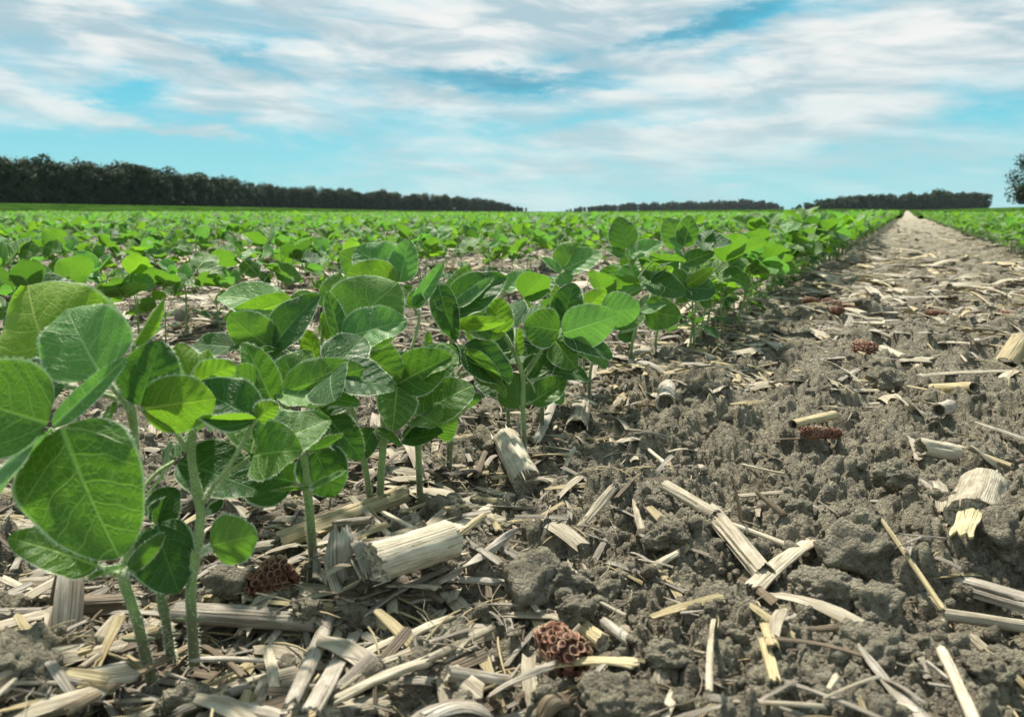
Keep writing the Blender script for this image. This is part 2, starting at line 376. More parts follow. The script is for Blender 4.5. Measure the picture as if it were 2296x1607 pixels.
# ------------------------------------------------------------------ ground sheet
def build_ground():
    angs = np.concatenate([np.arange(-180, -50, 4.0), np.linspace(-48, 48, 920), np.arange(54, 180, 4.0)])
    rs = [0.10]
    while rs[-1] < 6: rs.append(rs[-1]*1.0037)
    while rs[-1] < 2500: rs.append(rs[-1]*1.035)
    rs = np.array(rs)
    A, Rr = np.meshgrid(np.radians(angs), rs)
    X = Rr*np.sin(A); Y = Rr*np.cos(A)
    Z = height(X.ravel(), Y.ravel()).reshape(X.shape)
    nr, na = X.shape
    V = np.stack([X, Y, Z], -1).reshape(-1, 3)
    V = np.vstack([V, [[0,0,-.01]]])
    idx = np.arange(nr*na).reshape(nr, na)
    nx = np.roll(idx, -1, axis=1)
    q = np.stack([idx[:-1], nx[:-1], nx[1:], idx[1:]], -1).reshape(-1, 4)[:, ::-1]
    tri = np.stack([idx[0], nx[0], np.full(na, nr*na)], -1)
    me = bpy.data.meshes.new('soil')
    me.vertices.add(len(V)); me.vertices.foreach_set('co', V.astype(np.float32).ravel())
    loops = np.concatenate([q.ravel(), tri.ravel()])
    me.loops.add(len(loops)); me.loops.foreach_set('vertex_index', loops.astype(np.int32))
    st = np.concatenate([np.arange(len(q))*4, len(q)*4 + np.arange(len(tri))*3])
    me.polygons.add(len(st)); me.polygons.foreach_set('loop_start', st.astype(np.int32))
    me.update(calc_edges=True); me.validate()
    me.polygons.foreach_set('use_smooth', np.ones(len(me.polygons), bool)); me.materials.append(SOIL)
    o = bpy.data.objects.new('ground', me); C.objects.link(o); tag(o, kind='structure')
build_ground()

# ------------------------------------------------------------------ leaves
def leaf_grid(L, W, fold=.25, curl=.3, wave=.03, twist=0.0, seed=0, nu=26, nv=14, pucker=.006, w0=.77):
    """blade in local axes: x across, y base to tip, z up; base at 0, tip at (0, L, 0)"""
    rr = random.Random(seed); ph = rr.uniform(0, 6.28); asym = rr.uniform(-.05, .05)
    P = []; U = []; U2 = []
    ys = [0]; zs = [0]
    for i in range(1, nu+1):
        th = curl*(i-.5)/nu; ys.append(ys[-1]+math.cos(th)/nu); zs.append(zs[-1]+math.sin(th)/nu)
    ch = math.hypot(ys[-1], zs[-1]); ca, sa = ys[-1]/ch, zs[-1]/ch
    for i in range(nu+1):
        u = i/nu
        uu = min(max(u, 0.002), .998)
        hw = W/2*(math.sin(math.pi*uu**w0)**.54)*(1.04 - .13*uu)
        y0 = (ys[i]*ca + zs[i]*sa)/ch*L; z0 = (-ys[i]*sa + zs[i]*ca)/ch*L
        tw = twist*(u-.3)
        rp = []; ru = []; ru2 = []
        for j in range(nv+1):
            v = 2*j/nv-1; v = math.copysign(abs(v)**.85, v)
            s = v*hw*(1+asym*(1 if v > 0 else -1))
            fa = fold
            x = s*math.cos(fa); z = (math.sqrt(s*s+(W*.05)**2)-W*.05)*math.sin(fa)
            z += wave*W*math.sin(9*u+ph+(1.7 if v > 0 else 0))*v*v
            z += wave*.5*W*math.sin(17*u+ph*2.3)*abs(v)**3
            sp_ = abs(s)/L
            wv = (u - .42*sp_ - 1.0*sp_*sp_)*5.2 + .2 + (.45 if v > 0 else 0)
            z += -pucker*L*.45*math.cos(2*math.pi*(wv))*min(1, abs(v)*3)*(1-abs(v)**3)
            x, z = x*math.cos(tw)-z*math.sin(tw), x*math.sin(tw)+z*math.cos(tw)
            rp.append((x, y0, z0+z)); ru.append((u, v*.5+.5)); ru2.append((s/L, 0))
        P.append(rp); U.append(ru); U2.append(ru2)
    return P, U, U2
def blade(mb, base, tip, W, N, fold=.25, curl=-.3, wave=.03, twist=0, seed=0, nu=26, nv=14, hairs=0, origin=Vector((0,0,0)), **kw):
    base = Vector(base); tip = Vector(tip); Y = (tip-base); L = Y.length; Y.normalize()
    N = Vector(N); N = (N - Y*N.dot(Y)); N = N.normalized() if N.length > 1e-4 else Y.orthogonal().normalized()
    X = Y.cross(N)
    P, U, U2 = leaf_grid(L, W, fold, curl, wave, twist, seed, nu, nv, **kw)
    Q = [[base + X*p[0] + Y*p[1] + N*p[2] - origin for p in row] for row in P]
    mb.grid(Q, U, 0, U2)
    if hairs:
        rr = random.Random(seed+5)
        for k in range(hairs):
            i = rr.randrange(1, nu); e = rr.choice((0, nv)); a = Q[i][e]; b = Q[i+1][e] if i+1 <= nu else Q[i][e]
            inn = Q[i][1 if e == 0 else nv-1]
            p = a.lerp(b, rr.random()); o_ = (p-inn).normalized()*1.0 + Vector((rr.uniform(-1,1), rr.uniform(-1,1), rr.uniform(-1,1)))*.45
            o_ = o_.normalized()*rr.uniform(.0008, .0017); t = (b-a).normalized()*.00010
            mb.poly([p-t, p+t, p+o_], mi=1)
    return Q
def stem_mesh(mb, pts, r0, r1, seg=9, hairs=0, seed=0, n=22, nodes=()):
    P = spline(pts, n); rr = random.Random(seed)
    rad = [r0+(r1-r0)*i/(n-1) for i in range(n)]
    for nd in nodes:
        for i in range(n):
            rad[i] += .0007*math.exp(-((i/(n-1)-nd)*22)**2)
    mb.tube(P, rad, seg)
    for k in range(hairs):
        i = rr.randrange(n-1); t = rr.random(); p = P[i].lerp(P[i+1], t); ax = (P[i+1]-P[i]).normalized()
        d = Vector((rr.gauss(0,1), rr.gauss(0,1), rr.gauss(0,1))); d = (d-ax*d.dot(ax)).normalized()
        a = p + d*rad[i]*.95; tip = a + (d + ax*rr.uniform(-.5,.5)).normalized()*rr.uniform(.0009, .0020)
        side = ax.cross(d)*.00015
        mb.poly([a-side, a+side, tip], mi=1)
    return P

# ------------------------------------------------------------------ the hand-built plants of the near row
# plant: base pixel, stem pixels, then leaves: (petiole pixels or None, [leaflet, ...])
# leaflet: bx,by, tx,ty, width px, normal (right,up,towards lens), base depth offset cm, tip depth offset cm, fold, curl, kind
def hero(label, base, stem, leaves, r=.0026, dz=0.0, sd=1, extra=2, group='soybean plants of the near row'):
    dep = gdepth(*base) + dz
    foot = at(base[0], base[1], dep)
    root = empty('soybean_plant', foot)
    tag(root, label, 'plant', group)
    def P(x, y, off=0): return at(x, y, dep + off/100.0)
    pts = [foot + Vector((0,0,-.012))] + [P(*s) for s in stem]
    mb = MB(); stem_mesh(mb, [p-foot for p in pts], r, r*.62, hairs=1500, seed=sd, nodes=(.35,.6,.85))
    for sg in (-1, 1):
        o_ = (pts[0]-foot).lerp(pts[1]-foot, .62); dd_ = Vector((sg, -.3, .35)).normalized()
        mb.tube([o_+dd_*.0015, o_+dd_*.0045, o_+dd_*.0085], [.0006,.0011,.0003], 5)
    mb.build('stem', [STEM, HAIR], root)
    for li, (pet, lfs) in enumerate(leaves):
        par = root
        if pet:
            pb = MB(); q = [P(*s)-foot for s in pet]
            stem_mesh(pb, q, .0014, .0010, 7, hairs=260, seed=sd*31+li, n=14)
            par = pb.build('petiole', [STEM, HAIR], root)
        for k, lf in enumerate(lfs):
            bx,by,tx,ty,wpx,n,o1,o2,fold,curl,kind = lf[:11]
            d1 = dep+o1/100.0; d2 = dep+o2/100.0
            b_ = at(bx,by,d1); t_ = at(tx,ty,d2); W = wpx*1.06/F*(d1+d2)/2
            lb = MB(); blade(lb, b_, t_, W, camvec(n), fold, curl, wave=.035, seed=sd*101+li*7+k, nu=30, nv=16, hairs=170, origin=foot)
            lb.build('leaflet' if pet and len(lfs) > 1 else 'leaf', [LEAF[kind], HAIR], par)
    qq = random.Random(sd*7+1); SPl = spline(pts, 20)
    for k in range(extra):
        o = SPl[qq.randrange(8, 17)]; a = math.pi/2 + qq.uniform(-1.9, 1.9); d = Vector((math.cos(a), math.sin(a), qq.uniform(.1,1.3))).normalized()
        j = o + d*qq.uniform(.022,.045); pb = MB(); stem_mesh(pb, [o-foot, (o+j)/2-foot+Vector((0,0,.003)), j-foot], .0012, .0009, 6, hairs=80, seed=sd*77+k, n=8)
        par = pb.build('petiole', [STEM, HAIR], root); kind = qq.choice(('dark','mid','mid'))
        for m__ in (-1,0,1):
            aa = a + m__*qq.uniform(1.0,1.5); dd = Vector((math.cos(aa), math.sin(aa), qq.uniform(-.8,.8))).normalized(); sz = qq.uniform(.030,.044)
            lb = MB(); blade(lb, j+dd*.002, j+dd*sz, sz*qq.uniform(.74,.9), Vector((qq.uniform(-.8,.8), -qq.uniform(0,1.2), .8)), qq.uniform(.1,.4), -qq.uniform(0,.8), seed=sd*991+k*5+m__, nu=22, nv=12, hairs=60, origin=foot)
            lb.build('leaflet', [LEAF[kind], HAIR], par)
    return root
T = (0,.35,1)     # top face towards the lens and up
B_ = (0,.3,-1)    # underside towards the lens
hero('tall soybean plant nearest the lens at the far left with the biggest leaves', (335,1475),
  [(305,1380,0),(278,1300,0),(290,1230,.5),(300,1130,1.0),(304,1010,1.2),(296,925,1.2),(285,865,1.2)], [
  ([(312,1150,1.0),(250,1060,-.5),(170,1000,-2.5),(112,962,-3.5)], [
    (140,957,268,1250,262,(.0,.35,1),-3.5,-4.2,.14,-.35,'mid'),
    (106,950,-130,880,230,(-.2,.5,1),-3.5,-4.5,.2,-.3,'mid'),
    (114,968,-40,1165,112,(-.5,.7,.5),-3.5,-7.0,.35,-.2,'pale')]),
  ([(294,925,1.2),(262,880,.0),(225,842,-1.0)], [
    (228,842,152,692,195,(-.1,.55,1),-1.0,.2,.10,-.5,'pale'),
    (120,955,284,800,52,(.75,.6,.35),-3.2,-.8,.5,.2,'pale'),
    (143,866,-40,884,140,(0,.5,1),0.0,.5,.15,-.3,'dark')]),
  ([(290,900,1.2),(215,880,1.8),(143,866,2.2)], [
    (143,866,62,640,310,(.1,-.25,-1),2.2,4.5,.18,.55,'young'),]),
  ([(288,870,1.2),(298,800,1.2),(302,770,1.2)], [
    (300,775,368,668,52,(.5,.2,-.9),1.2,1.6,.7,.2,'young'),
    (262,905,240,960,50,(-.5,.2,.6),1.0,.2,.8,.2,'dark'),
    (290,915,262,820,44,(-.6,.2,.5),1.0,1.6,.7,.2,'mid')]),
  ([(278,1292,0),(245,1282,-.5),(214,1268,-1.0)], [(216,1268,18,1205,112,(.0,.75,.75),-1.0,-2.5,.22,-.35,'mid')]),
  ([(278,1290,0),(290,1275,-.3)], [(284,1282,368,1196,46,(.4,.5,-.6),-.2,-1.0,.6,.25,'dark'),
    (282,1270,190,1305,34,(.0,.95,.25),-.4,-1.5,.4,-.3,'mid')]),
 ], r=.0025, sd=1, extra=1)
hero('short soybean stem with one large dark leaf behind the nearest plant', (380,1432),
  [(372,1390,0),(358,1325,.3),(350,1230,.6),(345,1150,.8)], [
  ([(350,1215,.5),(348,1190,.3),(350,1170,.2)], [
    (352,1172,402,1328,152,(-.1,.35,1),.2,-.6,.18,-.35,'dark'),
    (350,1172,392,1092,96,(-.2,.3,1),.6,1.2,.2,-.3,'dark'),
    (350,1175,368,1115,60,(-.8,.2,.6),.3,.5,.7,0,'dark')])], r=.0022, sd=2, extra=0)
hero('soybean plant with yellow-green young top and forked stem at the left front', (432,1440),
  [(428,1330,0),(440,1235,0),(450,1150,.2),(436,1070,.4),(428,1000,.6),(436,945,.8)], [
  ([(420,1012,.5),(388,960,.2),(345,930,0),(315,915,-.3)], [
    (312,908,362,764,132,(.5,.25,.9),-.2,.3,.30,-.4,'dark'),
    (315,918,484,893,132,(.0,.05,-1),-.3,-.8,.24,-.5,'young'),
    (300,905,286,800,64,(-.7,.2,.7),.2,1.6,.5,0,'mid')]),
  ([(455,1125,.2),(480,1088,0),(520,1035,0),(572,942,.4)], [
    (575,940,432,868,128,(.1,.55,.9),.4,1.2,.26,-.25,'dark'),
    (575,938,448,936,44,(.0,.8,-.35),.2,-.4,.3,.2,'young'),
    (575,938,625,905,52,(0,.4,-1),.4,1.0,.3,.2,'young')]),
  ([(436,948,.8),(438,900,1.2),(440,852,1.6)], [
    (440,848,466,783,66,(.4,.1,-.9),1.6,2.0,.35,.4,'young'),
    (440,853,528,818,72,(.1,.35,-.8),1.4,1.6,.3,.3,'young'),
    (432,846,398,770,70,(-.3,.2,-.9),2.0,2.6,.3,.3,'young')]),
  ([(445,1240,0),(462,1232,-.3),(475,1223,-.5)], [(473,1222,576,1198,118,(.1,.05,-1),-.5,-1.2,.28,.35,'mid')]),
  ([(446,1150,.3),(470,1150,.8)], [(470,1150,500,1120,26,(.2,.6,.8),.8,1.2,.5,.9,'dark')]),
 ], r=.0026, sd=3, extra=1)
hero('upright soybean plant with two round dark lower leaves beside the yellow split stalk', (702,1247),
  [(698,1190,0),(691,1116,0),(686,1060,0),(678,1000,.1),(664,955,.1),(640,915,.1),(625,890,.1)], [
  ([(640,915,.1),(628,896,-.1),(617,882,-.2)], [
    (612,905,546,766,80,(.45,.45,.9),-.3,-.1,.45,-.3,'mid'),
    (625,884,806,905,88,(-.05,.9,.65),-.2,-1.2,.28,-.2,'pale'),
    (638,877,816,826,105,(.05,-.05,-1),.0,-.4,.2,.45,'mid'),
    (620,878,700,786,82,(-.2,.35,1),.6,1.4,.2,-.4,'mid')]),
  ([(679,998,.1),(700,965,.3),(722,926,.8)], [
    (724,924,672,955,44,(.0,.2,-1),.8,.4,.3,.3,'mid'),
    (724,924,812,1030,80,(.3,.35,.9),1.4,1.2,.15,-.4,'dark'),
    (724,926,770,860,84,(0,.5,.8),1.6,2.4,.2,-.2,'dark')]),
  ([(680,1010,.1),(672,1010,.1),(664,1010,.1)], [(664,1012,556,948,82,(-.1,.6,.9),.1,1.2,.25,-.4,'dark')]),
  ([(690,1092,0),(672,1084,0),(657,1080,0)], [(660,1082,524,1048,128,(-.05,.28,1),0,.5,.16,-.4,'dark')]),
  ([(683,1020,.1),(692,1012,.1),(700,1005,.1)], [
    (703,1003,752,1112,112,(.15,.3,1),.4,.6,.15,-.4,'dark'),
    (690,1012,770,972,34,(.1,.7,-.6),-.3,-.5,.5,.5,'dark')]),
  ([(692,1093,0),(700,1092,-.2)], [(696,1094,606,1101,24,(0,.8,-.5),-.2,-1.2,.4,.2,'mid'),
    (700,1093,775,1056,24,(0,.8,.6),-.2,-.8,.4,.3,'pale')]),
 ], r=.0028, sd=4)
hero('soybean plant whose cupped leaf cluster leans left above the forked plants', (833,1142),
  [(826,1090,0),(815,1030,.1),(800,960,.4),(770,880,.8),(700,830,1.4),(650,800,1.8)], [
  ([(646,798,1.8),(628,790,1.7),(612,782,1.6)], [
    (608,783,514,706,104,(.05,.1,-1),1.4,1.0,.25,.4,'mid'),
    (613,780,718,662,102,(-.3,.35,1),1.4,1.3,.25,-.5,'dark'),
    (612,778,512,712,60,(.0,.6,-.7),2.4,2.8,.2,.3,'young')]),
  ([(690,830,1.5),(672,760,2.2),(645,700,3.2)], [
    (642,692,488,664,100,(-.05,.75,.8),3.2,3.6,.18,-.5,'pale'),
    (655,672,502,716,56,(0,.4,-.9),2.8,2.4,.2,.4,'young'),
    (655,678,700,655,34,(.2,.5,.8),3.4,4.2,.3,.2,'mid')]),
  ([(720,850,1.3),(722,760,2.2),(727,692,3.0)], [
    (727,690,762,611,58,(.1,.1,-1),3.0,3.4,.25,.3,'mid'),
    (735,760,726,700,58,(.3,.2,-.9),2.2,2.4,.4,.3,'young'),
    (716,838,690,740,60,(-.4,.2,-.8),1.6,1.9,.3,.3,'young')]),
  ([(655,805,2.0),(560,800,2.4),(525,780,2.8)], [(525,778,432,772,66,(-.1,.6,.8),2.8,3.2,.2,-.2,'dark')]),
 ], r=.0022, sd=5)
hero('tall soybean plant with fan of overlapping round leaves rising highest of the near row', (848,1145),
  [(854,1070,0),(858,1010,0),(862,950,.1),(850,885,.2),(838,850,.3),(812,815,.4),(795,800,.6)], [
  ([(812,815,.4),(778,820,-.2),(752,797,-.6),(764,762,-.8)], [
    (763,764,733,655,52,(.7,.3,.8),-.8,-.6,.35,-.2,'mid'),
    (764,755,893,634,175,(.1,.0,-1),-.6,.8,.12,.5,'mid'),
    (768,762,912,720,118,(-.12,.55,.9),-.9,-1.4,.30,-.35,'pale'),
    (768,764,786,802,32,(.4,.5,.7),-.9,-1.4,.4,-.4,'mid')]),
  ([(850,885,.2),(868,780,2.5),(892,636,4.0)], [
    (892,634,762,570,105,(.05,.15,-1),4.6,5.0,.12,.3,'mid'),
    (892,632,798,556,112,(.0,.35,1),4.0,4.4,.15,-.4,'pale'),
    (890,636,778,610,82,(.0,.05,-1),3.4,3.0,.15,.4,'young'),
    (896,632,918,537,68,(.1,.35,1),4.0,4.3,.3,-.2,'pale')]),
  ([(862,945,.1),(905,830,2.0),(940,720,3.6),(928,690,4.0)], [
    (928,690,995,588,38,(.3,.35,.9),4.0,4.5,.5,-.2,'pale'),
    (925,690,905,640,64,(.2,.4,.9),4.2,4.8,.2,-.2,'mid'),
    (930,692,932,650,40,(.2,.3,1),4.0,4.0,.2,-.2,'mid')]),
  ([(838,852,.3),(822,815,.2),(812,790,.1)], [
    (812,789,902,845,96,(.0,.05,-1),.2,.0,.12,.4,'mid')]),
  ([(860,960,.1),(862,930,.3),(866,905,.5)], [
    (868,905,922,795,84,(.15,.35,1),1.0,1.5,.2,-.3,'mid')]),
  ([(858,1000,0),(848,980,0),(842,965,-.1)], [
    (842,962,900,1000,26,(0,.8,.6),-.1,-.9,.4,-.4,'mid'),
    (838,960,806,1030,56,(-.1,.3,1),.2,.4,.2,-.4,'dark')]),
 ], r=.0027, sd=6, extra=2)
hero('slim soybean plant between the fan-leaved plant and the curled-leaf plant', (942,1112),
  [(939,1040,0),(937,985,0),(938,930,.2),(946,870,.4),(950,820,.6),(956,765,.8)], [
  ([(946,880,.4),(953,840,.5),(955,805,.6)], [(950,818,960,743,36,(.4,.1,-.9),.6,.9,.5,.3,'young')]),
  ([(938,990,0),(918,988,-.3),(900,985,-.5)], [(898,986,994,968,64,(.0,.75,.75),-.5,-1.0,.38,.35,'dark')]),
  ([(938,960,.1),(955,955,.3),(975,948,.4)], [(968,955,1024,930,92,(.0,.1,-1),.5,.9,.15,.3,'mid')]),
  ([(938,965,.1),(918,950,.4),(905,940,.6)], [(912,946,882,900,72,(-.1,.5,.9),.8,1.2,.2,-.3,'dark')]),
  ([(946,875,.4),(975,860,1.4),(1000,850,2.0)], [(1000,850,965,800,50,(.1,.5,.8),2.0,2.6,.2,-.2,'mid'),
     (960,850,975,905,48,(.2,.4,.9),1.2,1.2,.4,-.2,'pale')]),
 ], r=.0025, sd=7, extra=1)
hero('soybean plant crowned by a large curled leaf with a pale rolled tip', (1005,1027),
  [(1010,960,0),(1013,880,0),(1012,800,0),(1013,745,0),(1012,712,0)], [
  ([(1012,740,0),(1010,722,-.2),(1012,706,-.3)], [
    (1010,700,978,655,54,(.5,.2,.8),-.2,.4,.4,.2,'dark'),
    (984,640,1024,762,64,(-.35,.3,1),-.2,-.6,.25,-.6,'dark'),
    (1015,702,1136,622,108,(-.1,.5,.9),-.4,-.2,.4,-.5,'dark'),
    (1022,690,1106,622,42,(-.2,.7,.8),-1.2,-1.0,.5,.5,'pale'),
    (1012,700,1050,596,72,(.1,.1,-1),1.2,1.6,.2,.4,'mid')]),
  ([(1013,745,0),(1014,735,0),(1016,728,0)], [
    (1014,727,1134,722,40,(.0,.4,-.8),.2,-.2,.35,.3,'young'),
    (1110,745,1120,668,72,(.2,.2,-.9),1.0,1.4,.2,.3,'young')]),
  ([(1012,785,0),(1028,775,.2),(1042,778,.3)], [
    (1040,776,1146,858,96,(.1,.5,.9),.8,1.0,.2,-.45,'dark'),
    (1046,784,1134,890,46,(.3,.4,-.7),.0,.0,.35,-.35,'mid')]),
  ([(1012,800,0),(1000,790,0)], [(1006,770,976,812,28,(-.4,.5,.8),-.2,-.6,.3,-.2,'dark'),(1014,770,1030,812,18,(.3,.5,.8),-.3,-.6,.3,-.2,'dark')]),
  ([(1010,950,0),(1040,920,.4),(1052,900,.6)], [(1012,915,1082,886,42,(.0,.5,-.8),.6,1.0,.25,.3,'dark')]),
  ([(1012,860,0),(1035,842,.4),(1062,832,1.0)], [(1062,832,1110,860,50,(.1,.6,.8),1.0,1.4,.2,-.3,'mid')]),
  ([(1010,900,0),(990,860,.3),(980,820,.6)], [(985,870,968,770,36,(.5,.3,.8),.4,.8,.5,.2,'mid'),(990,900,975,850,40,(-.3,.3,.9),.6,1,.3,.2,'mid')]),
 ], r=.0028, sd=8, extra=2)
hero('thin soybean stem standing at the upper end of the pale stalk chunk', (1141,965),
  [(1139,930,0),(1136,895,.1),(1110,840,.8),(1085,790,1.4),(1120,700,2.2),(1128,650,2.6)], [
  ([(1112,845,.8),(1122,860,.4),(1128,872,.2)], [(1125,880,1066,858,46,(0,.6,.8),.6,.9,.2,-.3,'dark')]),
  ([(1122,690,2.4),(1124,665,2.6),(1126,652,2.7)], [(1124,650,1191,606,44,(.1,.6,.8),2.7,3.0,.15,-.3,'pale'),
     (1126,655,1160,640,30,(.1,.7,.6),2.7,3.4,.2,-.2,'mid')]),
 ], r=.0020, sd=9)
hero('branching soybean plant with heart-shaped low leaf beside the pale stalk chunk', (1176,1002),
  [(1174,950,0),(1172,905,0),(1172,850,0),(1158,800,.1),(1140,765,.2),(1122,735,.4)], [
  ([(1172,905,0),(1168,912,-.1),(1164,914,-.2)], [(1163,916,1152,834,84,(-.1,.2,-1),-.2,.2,.2,.3,'dark')]),
  ([(1172,905,0),(1182,905,-.1),(1190,900,0)], [(1190,902,1270,848,70,(.0,.55,.8),.0,.4,.35,.4,'mid')]),
  ([(1174,850,0),(1198,815,-.3),(1222,776,-.6),(1252,748,-.9)], [
    (1254,742,1174,730,92,(-.1,.2,1),-.9,-.5,.15,-.3,'mid'),
    (1262,746,1384,706,98,(.0,.1,-1),-.9,-1.3,.2,.35,'pale'),
    (1258,750,1374,802,62,(.1,.6,.8),-.7,-.6,.2,-.35,'dark')]),
  ([(1160,805,.1),(1158,780,.1),(1156,765,.1)], [(1158,800,1164,734,30,(.5,.2,.7),.1,.2,.7,.2,'young')]),
  ([(1172,860,0),(1200,850,.8),(1232,832,1.6)], [(1235,832,1320,850,58,(.1,.7,.7),1.6,1.8,.3,-.4,'dark'),
     (1185,850,1240,800,70,(.1,.6,.8),1.6,2.4,.3,-.4,'dark'),(1230,870,1262,905,44,(.1,.6,.8),1,1,.3,-.4,'pale')]),
 ], r=.0024, sd=10)
hero('soybean plant with stiff dark upright leaf and light veined leaf turned over, mid row', (1216,952),
  [(1216,900,0),(1222,850,.2),(1240,790,.6),(1255,740,1.0)], [
  ([(1250,760,.8),(1258,735,1.0),(1262,722,1.1)], [
    (1264,722,1286,634,74,(-.2,.35,1),1.1,1.4,.15,-.3,'dark'),
    (1258,715,1240,640,32,(.3,.2,-.9),1.4,1.8,.4,.2,'young'),
    (1350,700,1436,690,86,(.0,.15,-1),.6,.4,.2,.4,'pale'),
    (1376,728,1446,706,56,(.1,.5,.9),1.2,1.2,.2,-.3,'mid')]),
  ([(1250,755,.8),(1300,730,.8),(1350,702,.7)], [(1300,725,1350,770,54,(.1,.5,.8),1.6,1.6,.2,-.3,'dark'),(1300,700,1360,650,50,(.1,.4,-.8),2,2.4,.3,.3,'young')]),
 ], r=.0022, sd=11, extra=3)
hero('soybean plant reaching up with a pale two-toned leaf against the open soil gap', (1262,908),
  [(1260,860,0),(1262,790,.3),(1262,700,1.0),(1258,650,1.6),(1256,615,1.8)], [
  ([(1258,650,1.5),(1257,628,1.7),(1258,612,1.8)], [
    (1262,604,1300,543,78,(.1,.1,-1),1.8,2.2,.2,.3,'mid'),
    (1264,606,1350,566,66,(.0,.6,.9),1.7,1.9,.25,-.3,'pale'),
    (1256,612,1212,577,28,(.2,.6,.8),1.6,1.6,.4,-.2,'pale'),
    (1258,614,1276,638,50,(-.2,.5,.8),1.5,1.0,.3,-.3,'pale')]),
  ([(1262,720,.8),(1256,690,.9),(1252,670,1.0)], [(1252,672,1240,638,26,(.3,.2,-.9),1.0,1.2,.3,.3,'young'),(1256,660,1280,635,26,(.3,.4,-.8),1.2,1.5,.3,.3,'young')]),
 ], r=.0020, sd=12, extra=3)
hero('soybean plant holding one dark leaf upright above two spread leaves', (1322,884),
  [(1324,830,0),(1345,760,.3),(1385,700,.8),(1415,650,1.3),(1420,622,1.4)], [
  ([(1420,624,1.4),(1413,598,1.4),(1407,575,1.3)], [
    (1406,556,1386,486,66,(.1,.1,-1),1.3,1.5,.15,.25,'dark'),
    (1410,573,1487,546,46,(.0,.6,.9),1.3,1.0,.25,-.3,'pale'),
    (1404,573,1356,556,34,(.0,.6,.9),1.4,1.7,.2,-.3,'mid'),
    (1407,575,1406,558,8,(.0,.6,.9),1.3,1.3,.2,-.3,'mid')]),
  ([(1345,760,.3),(1380,710,0),(1400,660,-.2)], [(1395,655,1456,632,38,(0,.8,.7),.2,.0,.2,-.3,'pale'),(1400,660,1360,610,70,(-.2,.4,-.8),2,2.6,.2,.3,'mid'),
     (1405,665,1415,590,64,(.1,.5,.9),2.2,2.8,.2,-.3,'pale')]),
 ], r=.0020, sd=13, extra=3)
hero('soybean plant with bright rounded leaf facing the lens over the start of the dense row', (1416,815),
  [(1416,780,0),(1425,740,0),(1440,700,.2),(1462,660,.5),(1470,630,.8)], [
  ([(1440,700,.2),(1440,695,.0),(1442,700,-.4)], [
    (1440,696,1527,712,78,(-.1,.15,1),-.4,-.8,.12,-.3,'mid'),
    (1436,700,1494,680,30,(0,.7,.7),-.8,-1.1,.2,-.2,'pale')]),
  ([(1465,650,.6),(1468,635,.8),(1470,622,.8)], [
    (1470,622,1472,585,30,(0,.2,-1),.8,1.0,.5,.2,'young'),(1470,624,1510,600,34,(0,.4,-.8),.8,.6,.4,.3,'young'),
    (1468,624,1436,598,32,(0,.5,.8),.8,1.2,.4,-.3,'young'),(1470,628,1506,630,24,(0,.7,.7),.6,.2,.4,-.3,'young')]),
  ([(1425,740,0),(1400,745,.3),(1385,748,.6)], [(1387,746,1425,760,50,(0,.6,.8),.6,.2,.2,-.3,'dark')]),
 ], r=.0022, sd=14, extra=3)
hero('soybean plant lifting a pair of round leaves to the skyline at the dense row start', (1470,795),
  [(1472,750,0),(1490,700,.3),(1515,640,1.0),(1532,590,1.6),(1534,565,1.8)], [
  ([(1534,570,1.8),(1533,560,1.8),(1531,552,1.8)], [
    (1530,553,1494,488,64,(-.1,.15,-1),1.8,2.0,.15,.3,'mid'),
    (1533,553,1548,483,54,(.2,.15,1),1.8,2.0,.2,-.3,'mid'),
    (1531,555,1500,535,30,(0,.5,.8),1.5,1.4,.2,-.2,'pale')]),
  ([(1520,630,1.0),(1526,610,.6),(1529,592,.4)], [
    (1529,592,1602,566,44,(.0,.5,.9),.4,.2,.25,-.3,'mid'),
    (1527,590,1512,556,22,(.3,.5,.8),.4,.5,.4,-.2,'pale'),
    (1530,594,1570,600,24,(0,.8,.6),.3,-.2,.3,-.3,'pale')]),
  ([(1495,690,.3),(1515,660,-.2),(1530,648,-.4)], [
    (1530,646,1606,650,74,(.1,.4,.9),-.4,-.6,.2,-.3,'dark'),
    (1526,640,1512,602,44,(-.2,.5,.8),-.4,.0,.25,-.3,'mid'),
    (1528,650,1530,680,40,(-.2,.5,.8),-.4,-.8,.25,-.3,'mid'),
    (1540,640,1600,600,32,(0,.3,-.9),-.8,-1.2,.25,.3,'young')]),
 ], r=.0022, sd=15, extra=3)

